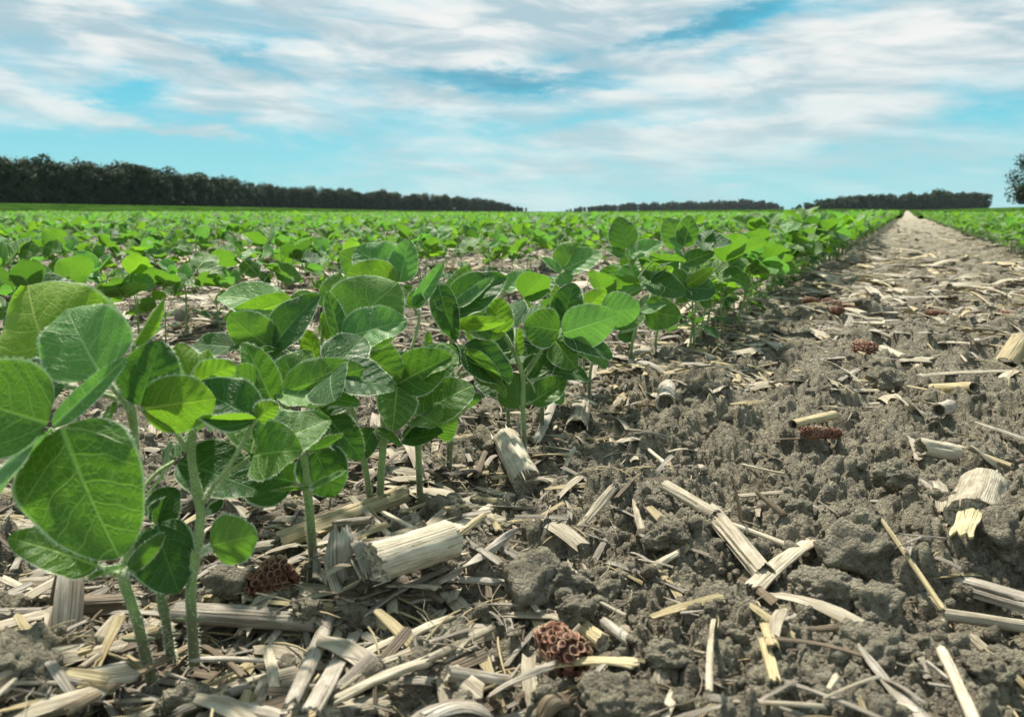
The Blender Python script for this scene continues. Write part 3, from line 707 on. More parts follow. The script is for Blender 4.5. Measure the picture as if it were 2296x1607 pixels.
# ------------------------------------------------------------------ generated plants
def gen_plant(seed, hi=True):
    """local plant description: list of (name, parentname, MB, kind)"""
    rr = random.Random(seed); H = rr.uniform(.092, .125); parts = []
    lean = Vector((rr.uniform(-.15,.15), rr.uniform(-.15,.15), 1)).normalized()
    b2 = Vector((rr.uniform(-.01,.01), rr.uniform(-.01,.01), 0))
    st = [Vector((0,0,-.015)), lean*H*.4+b2*.3, lean*H*.75+b2, lean*H*1.0+b2]
    nu, nv = (14, 8) if hi else (2, 2)
    mb = MB(); mb.tube(spline(st, 8 if hi else 3), [.0023-.0012*i/7 for i in range(8)] if hi else [.0022,.0018,.0012], 6 if hi else 3)
    parts.append(('stem', mb, [STEM], []))
    a0 = rr.uniform(0, 6.28)
    SPn = spline(st, 20)
    def leaf(p, q, L, W, up, kind, curl, fold):
        lb = MB(); d = (q-p).normalized()
        blade(lb, p, q, W, up, fold, curl, seed=rr.randrange(9999), nu=nu, nv=nv, wave=.05); return lb
    for k in range(2):     # the two simple lower leaves
        a = a0+math.pi*k+rr.uniform(-.3,.3); o = SPn[8]; d = Vector((math.cos(a), math.sin(a), 0))
        p = o + d*.012 + Vector((0,0,.004)); L = rr.uniform(.030,.042)
        q = p + (d*1.0 + Vector((0,0,rr.uniform(-.7,.2)))).normalized()*L
        pb = MB(); pb.tube([o, p], .0011, 5 if hi else 3)
        parts.append(('petiole', pb, [STEM], [('leaf', leaf(p, q, L, L*.85, Vector((d.x*.3,d.y*.3,1)), 'dark', -rr.uniform(.2,.8), .15), 'dark')]))
    nt = rr.choice((3,4))
    for k in range(nt):
        a = a0+1.57+math.pi*k+rr.uniform(-.5,.5); o = SPn[[11,14,17,19][k]]
        pl = [.055,.060,.042,.020][k]*rr.uniform(.8,1.15); up = [.8,1.2,1.8,2.5][k]*rr.uniform(.8,1.2)
        d = Vector((math.cos(a), math.sin(a), 0))
        j = o + (d+Vector((0,0,up))).normalized()*pl
        pb = MB(); pb.tube(spline([o, o.lerp(j,.5)+Vector((0,0,.004)), j], 5 if hi else 2), .0010, 5 if hi else 3, caps=False)
        sz = [.056,.058,.047,.024][k]*rr.uniform(.85,1.12); kind = ['mid','mid','pale','young'][k]
        if rr.random() < .25: kind = rr.choice(('young','dark','pale'))
        lfs = []
        for m__ in (-1,0,1):
            aa = a + m__*rr.uniform(1.1,1.5); dd = Vector((math.cos(aa), math.sin(aa), rr.uniform(-.35,1.1)))
            dd.normalize(); q = j + dd*sz*rr.uniform(.85,1.1)
            nrm = Vector((rr.uniform(-1.,1.)-dd.x*.8, rr.uniform(-1.,1.)-dd.y*.8, .8))
            lfs.append(('leaflet', leaf(j+dd*.003, q, sz, sz*rr.uniform(.70,.86), nrm, kind, -rr.uniform(-.1,.8), rr.uniform(.05,.45)), kind))
        parts.append(('petiole', pb, [STEM], lfs))
    return parts
NP = 8
protos = [gen_plant(100+i) for i in range(NP)]
pm = []     # shared meshes with parts
for pr in protos:
    L_ = []
    for (nm, mb, ms, kids) in pr:
        L_.append((nm, mb.mesh(nm, ms), [(kn, kb.mesh(kn, [LEAF[kk]])) for (kn, kb, kk) in kids]))
    pm.append(L_)
MATS = [STEM, LEAF['dark'], LEAF['mid'], LEAF['pale'], LEAF['young']]
KI = {'dark':1,'mid':2,'pale':3,'young':4}
def merged(pr):
    M = MB()
    def addmb(b, mi):
        n = len(M.v); M.v += b.v; M.f += [tuple(i+n for i in f) for f in b.f]; M.uv += b.uv; M.uv2 += b.uv2; M.mi += [mi]*len(b.f)
    for (nm, mb, ms, kids) in pr:
        addmb(mb, 0)
        for (kn, kb, kk) in kids: addmb(kb, KI[kk])
    return M
whole = [merged(pr).mesh('soybean_plant', MATS) for pr in protos]
lowmb = [merged(gen_plant(300+i, hi=False)) for i in range(10)]

spots = []
rr = random.Random(5)
ks = list(range(-60, 24))
for k in ks:                      # k = 0 is the near row, k = 1 the row to the right of the path
    off = ROW1 + SPACING*k
    # only the part of the row within 46 degrees of the view axis and 26 m
    t = -2.0
    while t < 30:
        t += rr.uniform(.028, .060) if not (k == 0 and t < 2.4) else rr.uniform(.028, .060)
        o2 = off + rr.gauss(0, .012)
        x = DX*t + NX*o2; y = DY*t + NY*o2
        if y < .3: continue
        r = math.hypot(x, y); a = math.degrees(math.atan2(x, y))
        if abs(a) > 41 or r > 26: continue
        if k == 0 and t < 1.09:
            if t < .80 or rr.random() < .80: continue
            o2 = off - rr.uniform(.025, .06); x = DX*t + NX*o2; y = DY*t + NY*o2
        if k == -1 and (r < 1.15 or (t < 3 and rr.random() < .18)): continue
        if r < .9 and k != 0: continue
        spots.append((r, x, y, k, t))
spots.sort()
NFULL, NIND = 95, 284
def glabel(k, r):
    if k == 0: return ('leafy soybean plant packed in the dense row running up beside the path', 'soybean plants in the dense row beside the path')
    if k == 1: return ('soybean plant in the row at the right edge beyond the path', 'soybean plants in the row right of the path')
    if k == -1: return ('small soybean plant in the first row behind the near row', 'soybean plants in the first row behind')
    if k == -2: return ('small soybean plant in the second row behind the near row', 'soybean plants in the second row behind')
    return ('small distant soybean plant among the rows across the field', 'soybean plants in the rows across the field')
for i, (r, x, y, k, t) in enumerate(spots[:NIND]):
    v = rr.randrange(NP); lab, grp = glabel(k, r); z = hz(x, y)-.002; sc_ = rr.uniform(.85, 1.15)*(1.05 if k == 0 else .84)
    if k == 0: sc_ *= (.75 if t < 1.09 else .88) if t < 2.3 else 1.0
    if rr.random() < .12: sc_ *= .7
    rot = (0, 0, rr.uniform(0, 6.28))
    if i < NFULL:
        root = empty('soybean_plant', (x, y, z)); root.rotation_euler = rot; root.scale = (sc_,)*3
        tag(root, lab, 'plant', grp)
        for (nm, me, kids) in pm[v]:
            p = bpy.data.objects.new(nm, me); C.objects.link(p); p.parent = root
            for (kn, km) in kids:
                c = bpy.data.objects.new(kn, km); C.objects.link(c); c.parent = p
    else:
        o = bpy.data.objects.new('soybean_plant', whole[v]); C.objects.link(o)
        o.location = (x, y, z); o.rotation_euler = rot; o.scale = (sc_,)*3; tag(o, lab, 'plant', grp)

def bake(name, protoMB, places, mats, label, cat, smooth=True):
    """one mesh out of many transformed copies (numpy)"""
    Vs, Ls, LT, MI, UV, UV2 = [], [], [], [], [], []
    pre = []
    for mb in protoMB:
        pre.append((np.array(mb.v, float), np.array([i for f in mb.f for i in f]), np.array([len(f) for f in mb.f]), np.array(mb.mi),
                    np.array([c for f in mb.uv for c in f], float).reshape(-1,2), np.array([c for f in mb.uv2 for c in f], float).reshape(-1,2)))
    n = 0
    for (pi, M) in places:
        v, l, lt, mi, uv, uv2 = pre[pi]
        A = np.array(M)[:3]; w_ = v @ A[:, :3].T + A[:, 3]
        Vs.append(w_); Ls.append(l+n); LT.append(lt); MI.append(mi); UV.append(uv); UV2.append(uv2); n += len(v)
    V = np.concatenate(Vs); L = np.concatenate(Ls); LT = np.concatenate(LT)
    me = bpy.data.meshes.new(name); me.vertices.add(len(V)); me.vertices.foreach_set('co', V.astype(np.float32).ravel())
    me.loops.add(len(L)); me.loops.foreach_set('vertex_index', L.astype(np.int32))
    me.polygons.add(len(LT)); me.polygons.foreach_set('loop_start', np.concatenate([[0], np.cumsum(LT)[:-1]]).astype(np.int32))
    for m__ in mats: me.materials.append(m__)
    me.update(calc_edges=True)
    me.polygons.foreach_set('material_index', np.concatenate(MI).astype(np.int32))
    me.polygons.foreach_set('use_smooth', np.full(len(LT), smooth))
    me.uv_layers.new(name='UVMap').data.foreach_set('uv', np.concatenate(UV).astype(np.float32).ravel())
    me.uv_layers.new(name='Span').data.foreach_set('uv', np.concatenate(UV2).astype(np.float32).ravel())
    me.update()
    o = bpy.data.objects.new(name, me); C.objects.link(o); tag(o, label, cat, kind='stuff'); return o
rest = spots[NIND:]
if rest:
    zz = height(np.array([s[1] for s in rest]), np.array([s[2] for s in rest]))
    pl = [(rr.randrange(10), Matrix.Translation((s[1], s[2], z)) @ Matrix.Rotation(rr.uniform(0,6.28),4,'Z') @ Matrix.Scale(rr.uniform(.85,1.2)*(1.05 if s[3] == 0 else .90),4)) for s, z in zip(rest, zz)]
    bake('soybean_field', lowmb, pl, MATS, 'mass of small soybean plants in rows filling the field to the treeline', 'crop field')
print('plants', len(spots))

# rows beyond 25 m merge into low leafy ridges, then one green canopy
def canopy_mat():
    m_, g = mat('canopy'); po = g.add('ShaderNodeNewGeometry').outputs['Position']
    c = g.mix(g.ss(g.noise(po, .35, 9, .8), .40, .60), (.018,.050,.010), (.060,.120,.022))
    bp = g.add('ShaderNodeBump', {'Height': g.noise(po, 9.0, 5, .7), 'Strength': 1.0, 'Distance': .08}).outputs[0]
    out(g, g.add('ShaderNodeBsdfPrincipled', {'Base Color': c, 'Roughness': 1.0, 'Specular IOR Level': 0.0, 'Normal': bp}).outputs[0]); return m_
CAN = canopy_mat()
def far_rows():
    mb = MB()
    for k in range(-150, 60):
        off = ROW1 + SPACING*k; ts = np.arange(8, 170, .5)
        x = DX*ts + NX*off; y = DY*ts+NY*off; r = np.hypot(x,y); a = np.degrees(np.arctan2(x,y))
        sel = (np.abs(a) < 42) & (r > 24) & (r < 160)
        if sel.sum() < 4: continue
        x, y, ts2 = x[sel], y[sel], ts[sel]
        z = terrain_far(x, y) - .01
        hh = .135 + .05*fbm(x*3, y*3, 2, 7) ; ww = .17 + .08*fbm(x*2, y*2, 2, 9)
        P = []
        for X_, Y_, Z_, h_, w_ in zip(x, y, z, hh, ww):
            P.append([(X_-NX*w_, Y_-NY*w_, Z_), (X_-NX*w_*.7, Y_-NY*w_*.7, Z_+h_*.8), (X_, Y_, Z_+h_), (X_+NX*w_*.7, Y_+NY*w_*.7, Z_+h_*.8), (X_+NX*w_, Y_+NY*w_, Z_)])
        mb.grid(P, [[(0,0)]*5]*len(P))
    o = mb.build('soybean_rows', [CAN]); tag(o, 'distant green crop rows merging together towards the horizon', 'crop field', kind='stuff')
    mb = MB(); P = []
    for r in np.geomspace(150, 2600, 26):
        row = []
        for a in np.linspace(-48, 48, 180):
            x = r*math.sin(R(a)); y = r*math.cos(R(a)); row.append((x, y, float(terrain_far(np.array([x]), np.array([y]))[0]) + .10+.03*rr.random()))
        P.append(row)
    mb.grid(P, [[(0,0)]*180]*26)
    o = mb.build('crop_canopy', [CAN]); tag(o, 'thin green band of crop at the far horizon', 'crop field', kind='stuff')
far_rows()

# ------------------------------------------------------------------ dry corn residue
def jag(rr, n, amp): 
    a = [rr.uniform(-1,1) for _ in range(n)]; return [x*amp for x in a]
def stalk_mb(L, D, seed, split=False, node=None, hollow=False, flat=1.0, bend=0.0):
    """round corn stalk piece along x from -L/2..L/2, fibres raised, broken ends; split = half shell"""
    rr = random.Random(seed); nu = max(8, int(L/.006)); nu = min(nu, 40); nv = 28
    arc = math.pi*(1.15 if split else 2.0); R0 = D/2
    rid = [rr.uniform(-1,1)*.035 for _ in range(nv+1)]; rid[-1] = rid[0]
    j0 = jag(rr, nv+1, D*.05); j1 = jag(rr, nv+1, D*.05)
    for J in (j0, j1):
        for _ in range(3):
            c_ = rr.randrange(nv); w_ = rr.randrange(1,4); d_ = rr.uniform(-.35,.12)*D*(1 if J is j1 else -1)
            for e_ in range(-w_, w_+1): J[(c_+e_) % nv] += d_*(1-abs(e_)/(w_+1)); j0[-1] = j0[0]; j1[-1] = j1[0]
    grs = [(rr.randrange(2, nv-1), rr.uniform(.12,.34), rr.uniform(0,.5), rr.uniform(.5,1.0)) for _ in range(4)]
    rows = []; U = []; FIB = []
    for i in range(nu+1):
        u = i/nu; row = []; ur = []
        for j in range(nv+1):
            th = (j/nv-.5)*arc
            r_ = R0*(1 + rid[j] + .02*math.sin(u*9+j))
            
            for (gj, gd, ga, gb) in grs:
                if j == gj and ga <= u <= gb: r_ *= 1-gd
            if node is not None: r_ *= 1 + .07*math.exp(-((u-node)*L/.0035)**2) - .02*math.exp(-((u-node)*L/.012)**2)
            x = (u-.5)*L
            if i == 0: x += j0[j]
            if i == nu: x += j1[j]
            z = r_*math.cos(th)*flat + bend*(1-(2*u-1)**2)*L
            row.append((x, r_*math.sin(th), z)); ur.append((x+10, R0*th+seed % 7))
        rows.append(row); U.append(ur)
    mb = MB(); mb.grid(rows, U, 0)
    for _ in range(14):      # loose fibres at the broken ends
        e_ = rr.choice((0, nu)); j = rr.randrange(nv); p = Vector(rows[e_][j]); dr = -1 if e_ == 0 else 1
        l_ = rr.uniform(.15,.55)*D; tip = p + Vector((dr*l_, rr.uniform(-.15,.15)*l_, rr.uniform(-.3,.15)*l_)); w_ = D*rr.uniform(.015,.05)
        b0 = p - Vector((dr*.1*D,0,0)); mb_ = (b0+Vector((0,w_,0)), b0-Vector((0,w_,0)), tip, )
        FIB.append((mb_, [(9.9,1.),(9.9,1.001),(9.95,1.)]))
    # inner wall + end faces
    k = .78 if hollow else .88
    for (ps_, us_) in FIB: mb.poly(ps_, us_, 0)
    inn = []
    for i in range(nu+1):
        inn.append([(x*(1 if 0 < i < nu else .985), y*k, (z-(bend*(1-(2*i/nu-1)**2)*L))*k + bend*(1-(2*i/nu-1)**2)*L) for (x,y,z) in rows[i]])
    if split or hollow:
        mb.grid([r[::-1] for r in inn], [u[::-1] for u in U], 1)
    for i in (0, nu):
        ring = [rows[i], inn[i]] if i else [inn[i], rows[i]]
        mb.grid(ring, [U[i], [(a+.001, b) for a, b in U[i]]], 1)
    if split:
        for j in (0, nv):
            a = [[rows[i][j] for i in range(nu+1)], [inn[i][j] for i in range(nu+1)]]
            if j == 0: a = a[::-1]
            mb.grid(a, [[U[i][j] for i in range(nu+1)]]*2, 0)
    elif not hollow:
        for i in (0, nu):
            c = Vector((0,0,0))
            for p in inn[i]: c += Vector(p)
            c /= len(inn[i]); c.x += (.12*D if i == 0 else -.12*D)
            for j in range(nv):
                a, b = inn[i][j], inn[i][j+1]
                mb.poly([a, b, c] if i else [b, a, c], mi=1)
    else:   # a dark plug of pith some way in
        for e, i in ((1, min(3, nu)), (-1, max(nu-3, 0))):
            mb.poly([p for p in (inn[i][:-1] if e > 0 else inn[i][:-1][::-1])], mi=1)
    return mb
def strip_mb(L, W, seed, curve=.5, bend=0.0, twist=0.0, th=.0007, ridges=True, taper=.0, nu=None, nv=10, curl=0.0):
    """thin fibrous strip / husk along x, arched across, frayed at both ends"""
    rr = random.Random(seed); nu = nu or max(10, min(44, int(L/.004)))
    ja = min(W*.35, .0035); j0 = jag(rr, nv+1, ja); j1 = jag(rr, nv+1, ja*1.3)
    rid = [rr.uniform(-1,1)*W*.03 for _ in range(nv+1)]
    ph = rr.uniform(0,6.28); top = []; U = []; bot = []
    side = rr.choice((-1,1))*bend*.35
    for i in range(nu+1):
        u = i/nu; s = (u-.5)*L; tw = twist*(u-.5)
        cth = curl*(u-.5)
        if abs(curl) > 1e-3:
            cx = math.sin(cth)/curl*L; cz = (math.cos(cth)-1)/curl*L*-1
        else: cx, cz = s, 0
        z0 = bend*L*(1-(2*u-1)**2) - cz
        w = W*(1 - taper*abs(2*u-1)**2)*(1+.08*math.sin(7*u+ph))
        row = []; br = []; ur = []
        for j in range(nv+1):
            v = 2*j/nv-1; a = v*curve
            y = (math.sin(a)/max(curve,1e-3))*w/2; z = (math.cos(a)-1)/max(curve,1e-3)*w/2
            z += rid[j] if ridges else 0
            z += .04*W*math.sin(u*11+ph+v*2)
            x = cx
            if i == 0: x += j0[j]
            if i == nu: x += j1[j]
            yy = y*math.cos(tw)-z*math.sin(tw) + side*L*(1-(2*u-1)**2); zz = y*math.sin(tw)+z*math.cos(tw)
            row.append((x, yy, z0+zz)); br.append((x, yy, z0+zz-th)); ur.append((s+5, v*w/2+seed % 5))
        top.append(row); bot.append(br[::-1]); U.append(ur)
    mb = MB(); mb.grid([r[::-1] for r in top], [u[::-1] for u in U], 0); mb.grid([r[::-1] for r in bot], U, 0)
    bo = [b[::-1] for b in bot]
    mb.grid([[t[0] for t in top], [b[0] for b in bo]], [[u_[0] for u_ in U]]*2, 0)
    mb.grid([[b[-1] for b in bo], [t[-1] for t in top]], [[u_[-1] for u_ in U]]*2, 0)
    mb.grid([top[0], bo[0]], [U[0]]*2, 0); mb.grid([bo[-1], top[-1]], [U[-1]]*2, 0)
    return mb
def cob_mb(L, D, seed, taper=.25):
    """bare cob: rings of papery cups round a core"""
    rr = random.Random(seed); mb = MB(); nr = max(6, int(L/.0044)); nc = 17
    core = [( (i/10-.5)*L, 0, 0) for i in range(11)]
    rp = lambda u: D/2*(1-taper*u**1.5)*math.sqrt(max(.03, 1-abs(2*u-1)**5))
    mb.tube(core, [rp(i/10)*.80 for i in range(11)], 14)
    for i in range(nr):
        u = (i+.35)/(nr-.3); Rr_ = rp(u); ax_ = (2*u-1)**5*1.6; nc = max(5, int(17*Rr_/(D/2)))
        for j in range(nc):
            th = 2*math.pi*(j+.5*(i % 2))/nc + rr.uniform(-.06,.06)
            if rr.random() < .10: continue
            c = Vector(((u-.5)*L + rr.uniform(-.0006,.0006), math.cos(th)*Rr_*.84, math.sin(th)*Rr_*.84))
            n = Vector((ax_ + rr.uniform(-.35,.35), math.cos(th), math.sin(th))).normalized(); t = Vector((1,0,0)); b = n.cross(t).normalized(); t = b.cross(n)
            h = D*.085*rr.uniform(.6,1.4); a_ = L/nr*.55; b__ = math.pi*Rr_/nc*1.0
            ring0 = []; ring1 = []; ring2 = []; ringi = []
            for q in range(8):
                p = 2*math.pi*q/8; ir = rr.uniform(.86,1.14); hr = rr.uniform(.4,1.4)
                def pt(k, hh_): return c + n*hh_ + t*math.cos(p)*a_*k + b*math.sin(p)*b__*k
                ring0.append(pt(.85, 0)); ring1.append(pt(1.12*ir, h*hr)); ring2.append(pt(.98*ir, h*hr*.95)); ringi.append(pt(.5, -h*.3))
            mb.grid([ring0, ring1, ring2, ringi], [[(.3,0)]*9, [(1,0)]*9, [(.9,0)]*9, [(0,0)]*9], 0, close=True)
            mb.poly(ringi, mi=0)
    return mb
def clod_mb(Rd, seed, n=None, sq=.72):
    rr = random.Random(seed); n = n or 5
    import bmesh
    bm = bmesh.new(); bmesh.ops.create_icosphere(bm, subdivisions=n, radius=1)
    from mathutils import noise as mn
    o = Vector((rr.uniform(0,99),)*3)
    mb = MB()
    for v in bm.verts:
        p = v.co.copy(); d = 1 + .45*mn.noise(p*1.1+o) + .22*mn.noise(p*2.6+o*2)
        f = mn.voronoi(p*2.6+o)[0]; d -= .24*(f[0]); f2 = mn.voronoi(p*7+o)[0]; d -= .10*f2[0]
        d += .10*mn.noise(p*6+o) + .05*mn.noise(p*15+o) + .03*mn.noise(p*33+o)
        v.co = Vector((p.x*d, p.y*d*.85, p.z*d*sq))*Rd
    bm.verts.index_update(); mb.v = [tuple(v.co) for v in bm.verts]; mb.f = [tuple(v.index for v in f.verts) for f in bm.faces]
    mb.uv = [((0,0),)*3]*len(mb.f); mb.uv2 = mb.uv; mb.mi = [0]*len(mb.f); bm.free(); return mb

def lay(p1, p2, lift1=0.0, lift2=0.0, rad=.005):
    """matrix that lays an x-aligned piece of unit direction between two ground pixels; ends rest on the soil"""
    a = ground(*p1, z=lift1+rad*.6); b = ground(*p2, z=lift2+rad*.6)
    def top(p):
        h = max(hz(p.x+dx, p.y+dy) for dx in (-.003,0,.003) for dy in (-.003,0,.003)); return h
    za = top(a)+lift1; zb = top(b)+lift2
    m_ = hz((a.x+b.x)/2, (a.y+b.y)/2)
    mid = max(0, m_ - (za+zb)/2 - rad*.4)
    # keep the seen position: slide along the view ray to the resting height
    A = ground(*p1, z=za+rad*.8+mid); B = ground(*p2, z=zb+rad*.8+mid)
    return A, B
def place(name, mbfun, p1, p2, label, cat, mats, lift=(0,0), rad=.005, roll=0.0, group=None):
    A, B = lay(p1, p2, lift[0], lift[1], rad)
    X = (B-A); L = X.length; X.normalize(); Z = Vector((0,0,1)); Y = Z.cross(X).normalized(); Z = X.cross(Y)
    M = Matrix((X, Y, Z)).transposed().to_4x4() @ Matrix.Rotation(roll, 4, 'X')
    o = mbfun(L).build(name, mats); M.translation = (A+B)/2; o.matrix_world = M
    return tag(o, label, cat, group)
def pxw(px, p1, p2): return px/F*(gdepth(*p1)+gdepth(*p2))/2
SEED = [1000]
def stalk(p1, p2, dpx, label, kind='pale', lift=(0,0), name='corn_stalk_piece', **kw):
    SEED[0] += 1; s = SEED[0]; D = pxw(dpx, p1, p2); roll = kw.pop('roll', 0.0); flat = kw.get('flat', 1.0)
    return place(name, lambda L: stalk_mb(L, D, s, **kw), p1, p2, label, 'corn stalk', [STRAW[kind], PITH], lift, D/2*flat*(.35 if kw.get('split') else 1), roll)
def strip(p1, p2, wpx, label, kind='pale', lift=(0,0), name='straw_strip', cat='straw', roll=0.0, **kw):
    SEED[0] += 1; s = SEED[0]; W = pxw(wpx, p1, p2)
    return place(name, lambda L: strip_mb(L, W, s, **kw), p1, p2, label, cat, [STRAW[kind]], lift, .002, roll)

# --- stalk pieces
stalk((838,1262),(1012,1206), 84, 'thick pale grey corn stalk piece with a long dark crack, lying beside the stem row', 'pale', flat=.9, lift=(.002,.006))
stalk((398,1372),(716,1392), 58, 'long weathered grey corn stalk lying across the foot of the left front plants', 'grey', node=.06, flat=.8, lift=(.006,.006))
stalk((140,1362),(300,1352), 50, 'dark weathered stalk end wrapped by a dry leaf at the left', 'brown', node=.2)
stalk((-60,1380),(92,1376), 30, 'thin round stalk entering at the left edge under the wrapped leaf', 'grey')
stalk((624,1216),(905,1108), 70, 'yellow split corn stalk behind the upright plant with dark lower leaves', 'yellow', split=True, flat=.55)
stalk((1134,985),(1182,1082), 64, 'pale corn stalk chunk with dark slit and frayed node below the thin stems', 'pale', node=.85)
stalk((1492,1090),(1606,1158), 30, 'frayed upper half of the broken pale stalk on the open soil', 'pale', split=True)
stalk((1596,1150),(1716,1292), 46, 'pale fibrous stalk with a node lying across the open soil', 'pale', node=.02, split=True)
stalk((2208,1080),(2176,1158), 92, 'wide cream stalk chunk with ragged lower end near the right edge', 'pale', flat=.72, node=.08)
strip((2178,1140),(2155,1195), 40, 'flat cream tongue of rind sticking out below the wide stalk chunk', 'yellow', lift=(.016,.006), name='rind_strip', cat='dry rind', curve=.4, th=.0015)
stalk((2122,1305),(2350,1372), 58, 'weathered grey white split stalk entering at the right edge', 'grey', split=True, lift=(.006,.006))
stalk((2112,1376),(2350,1412), 30, 'round pale stalk under the grey split stalk at the right edge', 'pale')
stalk((2060,1000),(2150,1018), 40, 'short hollow stalk with a ring node on the right of the path', 'pale', node=.7, hollow=True)
stalk((2148,1002),(2270,1046), 13, 'thin round stick behind the hollow ringed stalk', 'yellow')
stalk((1776,952),(1870,930), 20, 'small yellow hollow stalk lying in front of a broken cob on the path', 'yellow', hollow=True)
stalk((1282,1388),(1352,1442), 40, 'short smooth cream stalk plug beside the red cob', 'yellow')
stalk((1352,1395),(1415,1442), 26, 'brittle short stalk right of the cream plug', 'grey', split=True)
stalk((1496,870),(1492,905), 40, 'stubby hollow stalk end with dark opening on the middle soil', 'grey', hollow=True)
stalk((1302,916),(1292,962), 50, 'short wide cream rind piece below the row', 'pale', split=True, node=.3)
stalk((2288,768),(2252,822), 46, 'wide yellowish stalk chunk at the right edge of the path', 'yellow', split=True, node=.4)
stalk((2086,872),(2186,868), 24, 'short yellow stalk lying among litter on the right of the path', 'yellow', hollow=True)
stalk((2104,920),(2130,910), 30, 'grey ribbed hollow stalk end on the right of the path', 'grey', hollow=True)
stalk((2112,1458),(2190,1625), 24, 'round tan twig running out of the bottom right', 'pale')
stalk((952,1480),(1100,1410), 16, 'slender grey twig lying on litter at the bottom centre', 'pale')
stalk((1000,1508),(1140,1530), 34, 'crumbling grey stalk below the slender twig', 'grey', node=.3)
stalk((640,1610),(872,1574), 62, 'broad white split stalk along the bottom edge', 'pale', split=True, flat=.6)
stalk((-40,1562),(190,1538), 78, 'broad yellow split stalk in the bottom left corner', 'yellow', split=True, flat=.6)
stalk((900,1350),(985,1310), 34, 'short broken stalk stub in the litter below the thick pale piece', 'pale', node=.5)
stalk((770,1415),(860,1365), 30, 'knobbly grey stalk lump amid the centre litter', 'grey', node=.4)
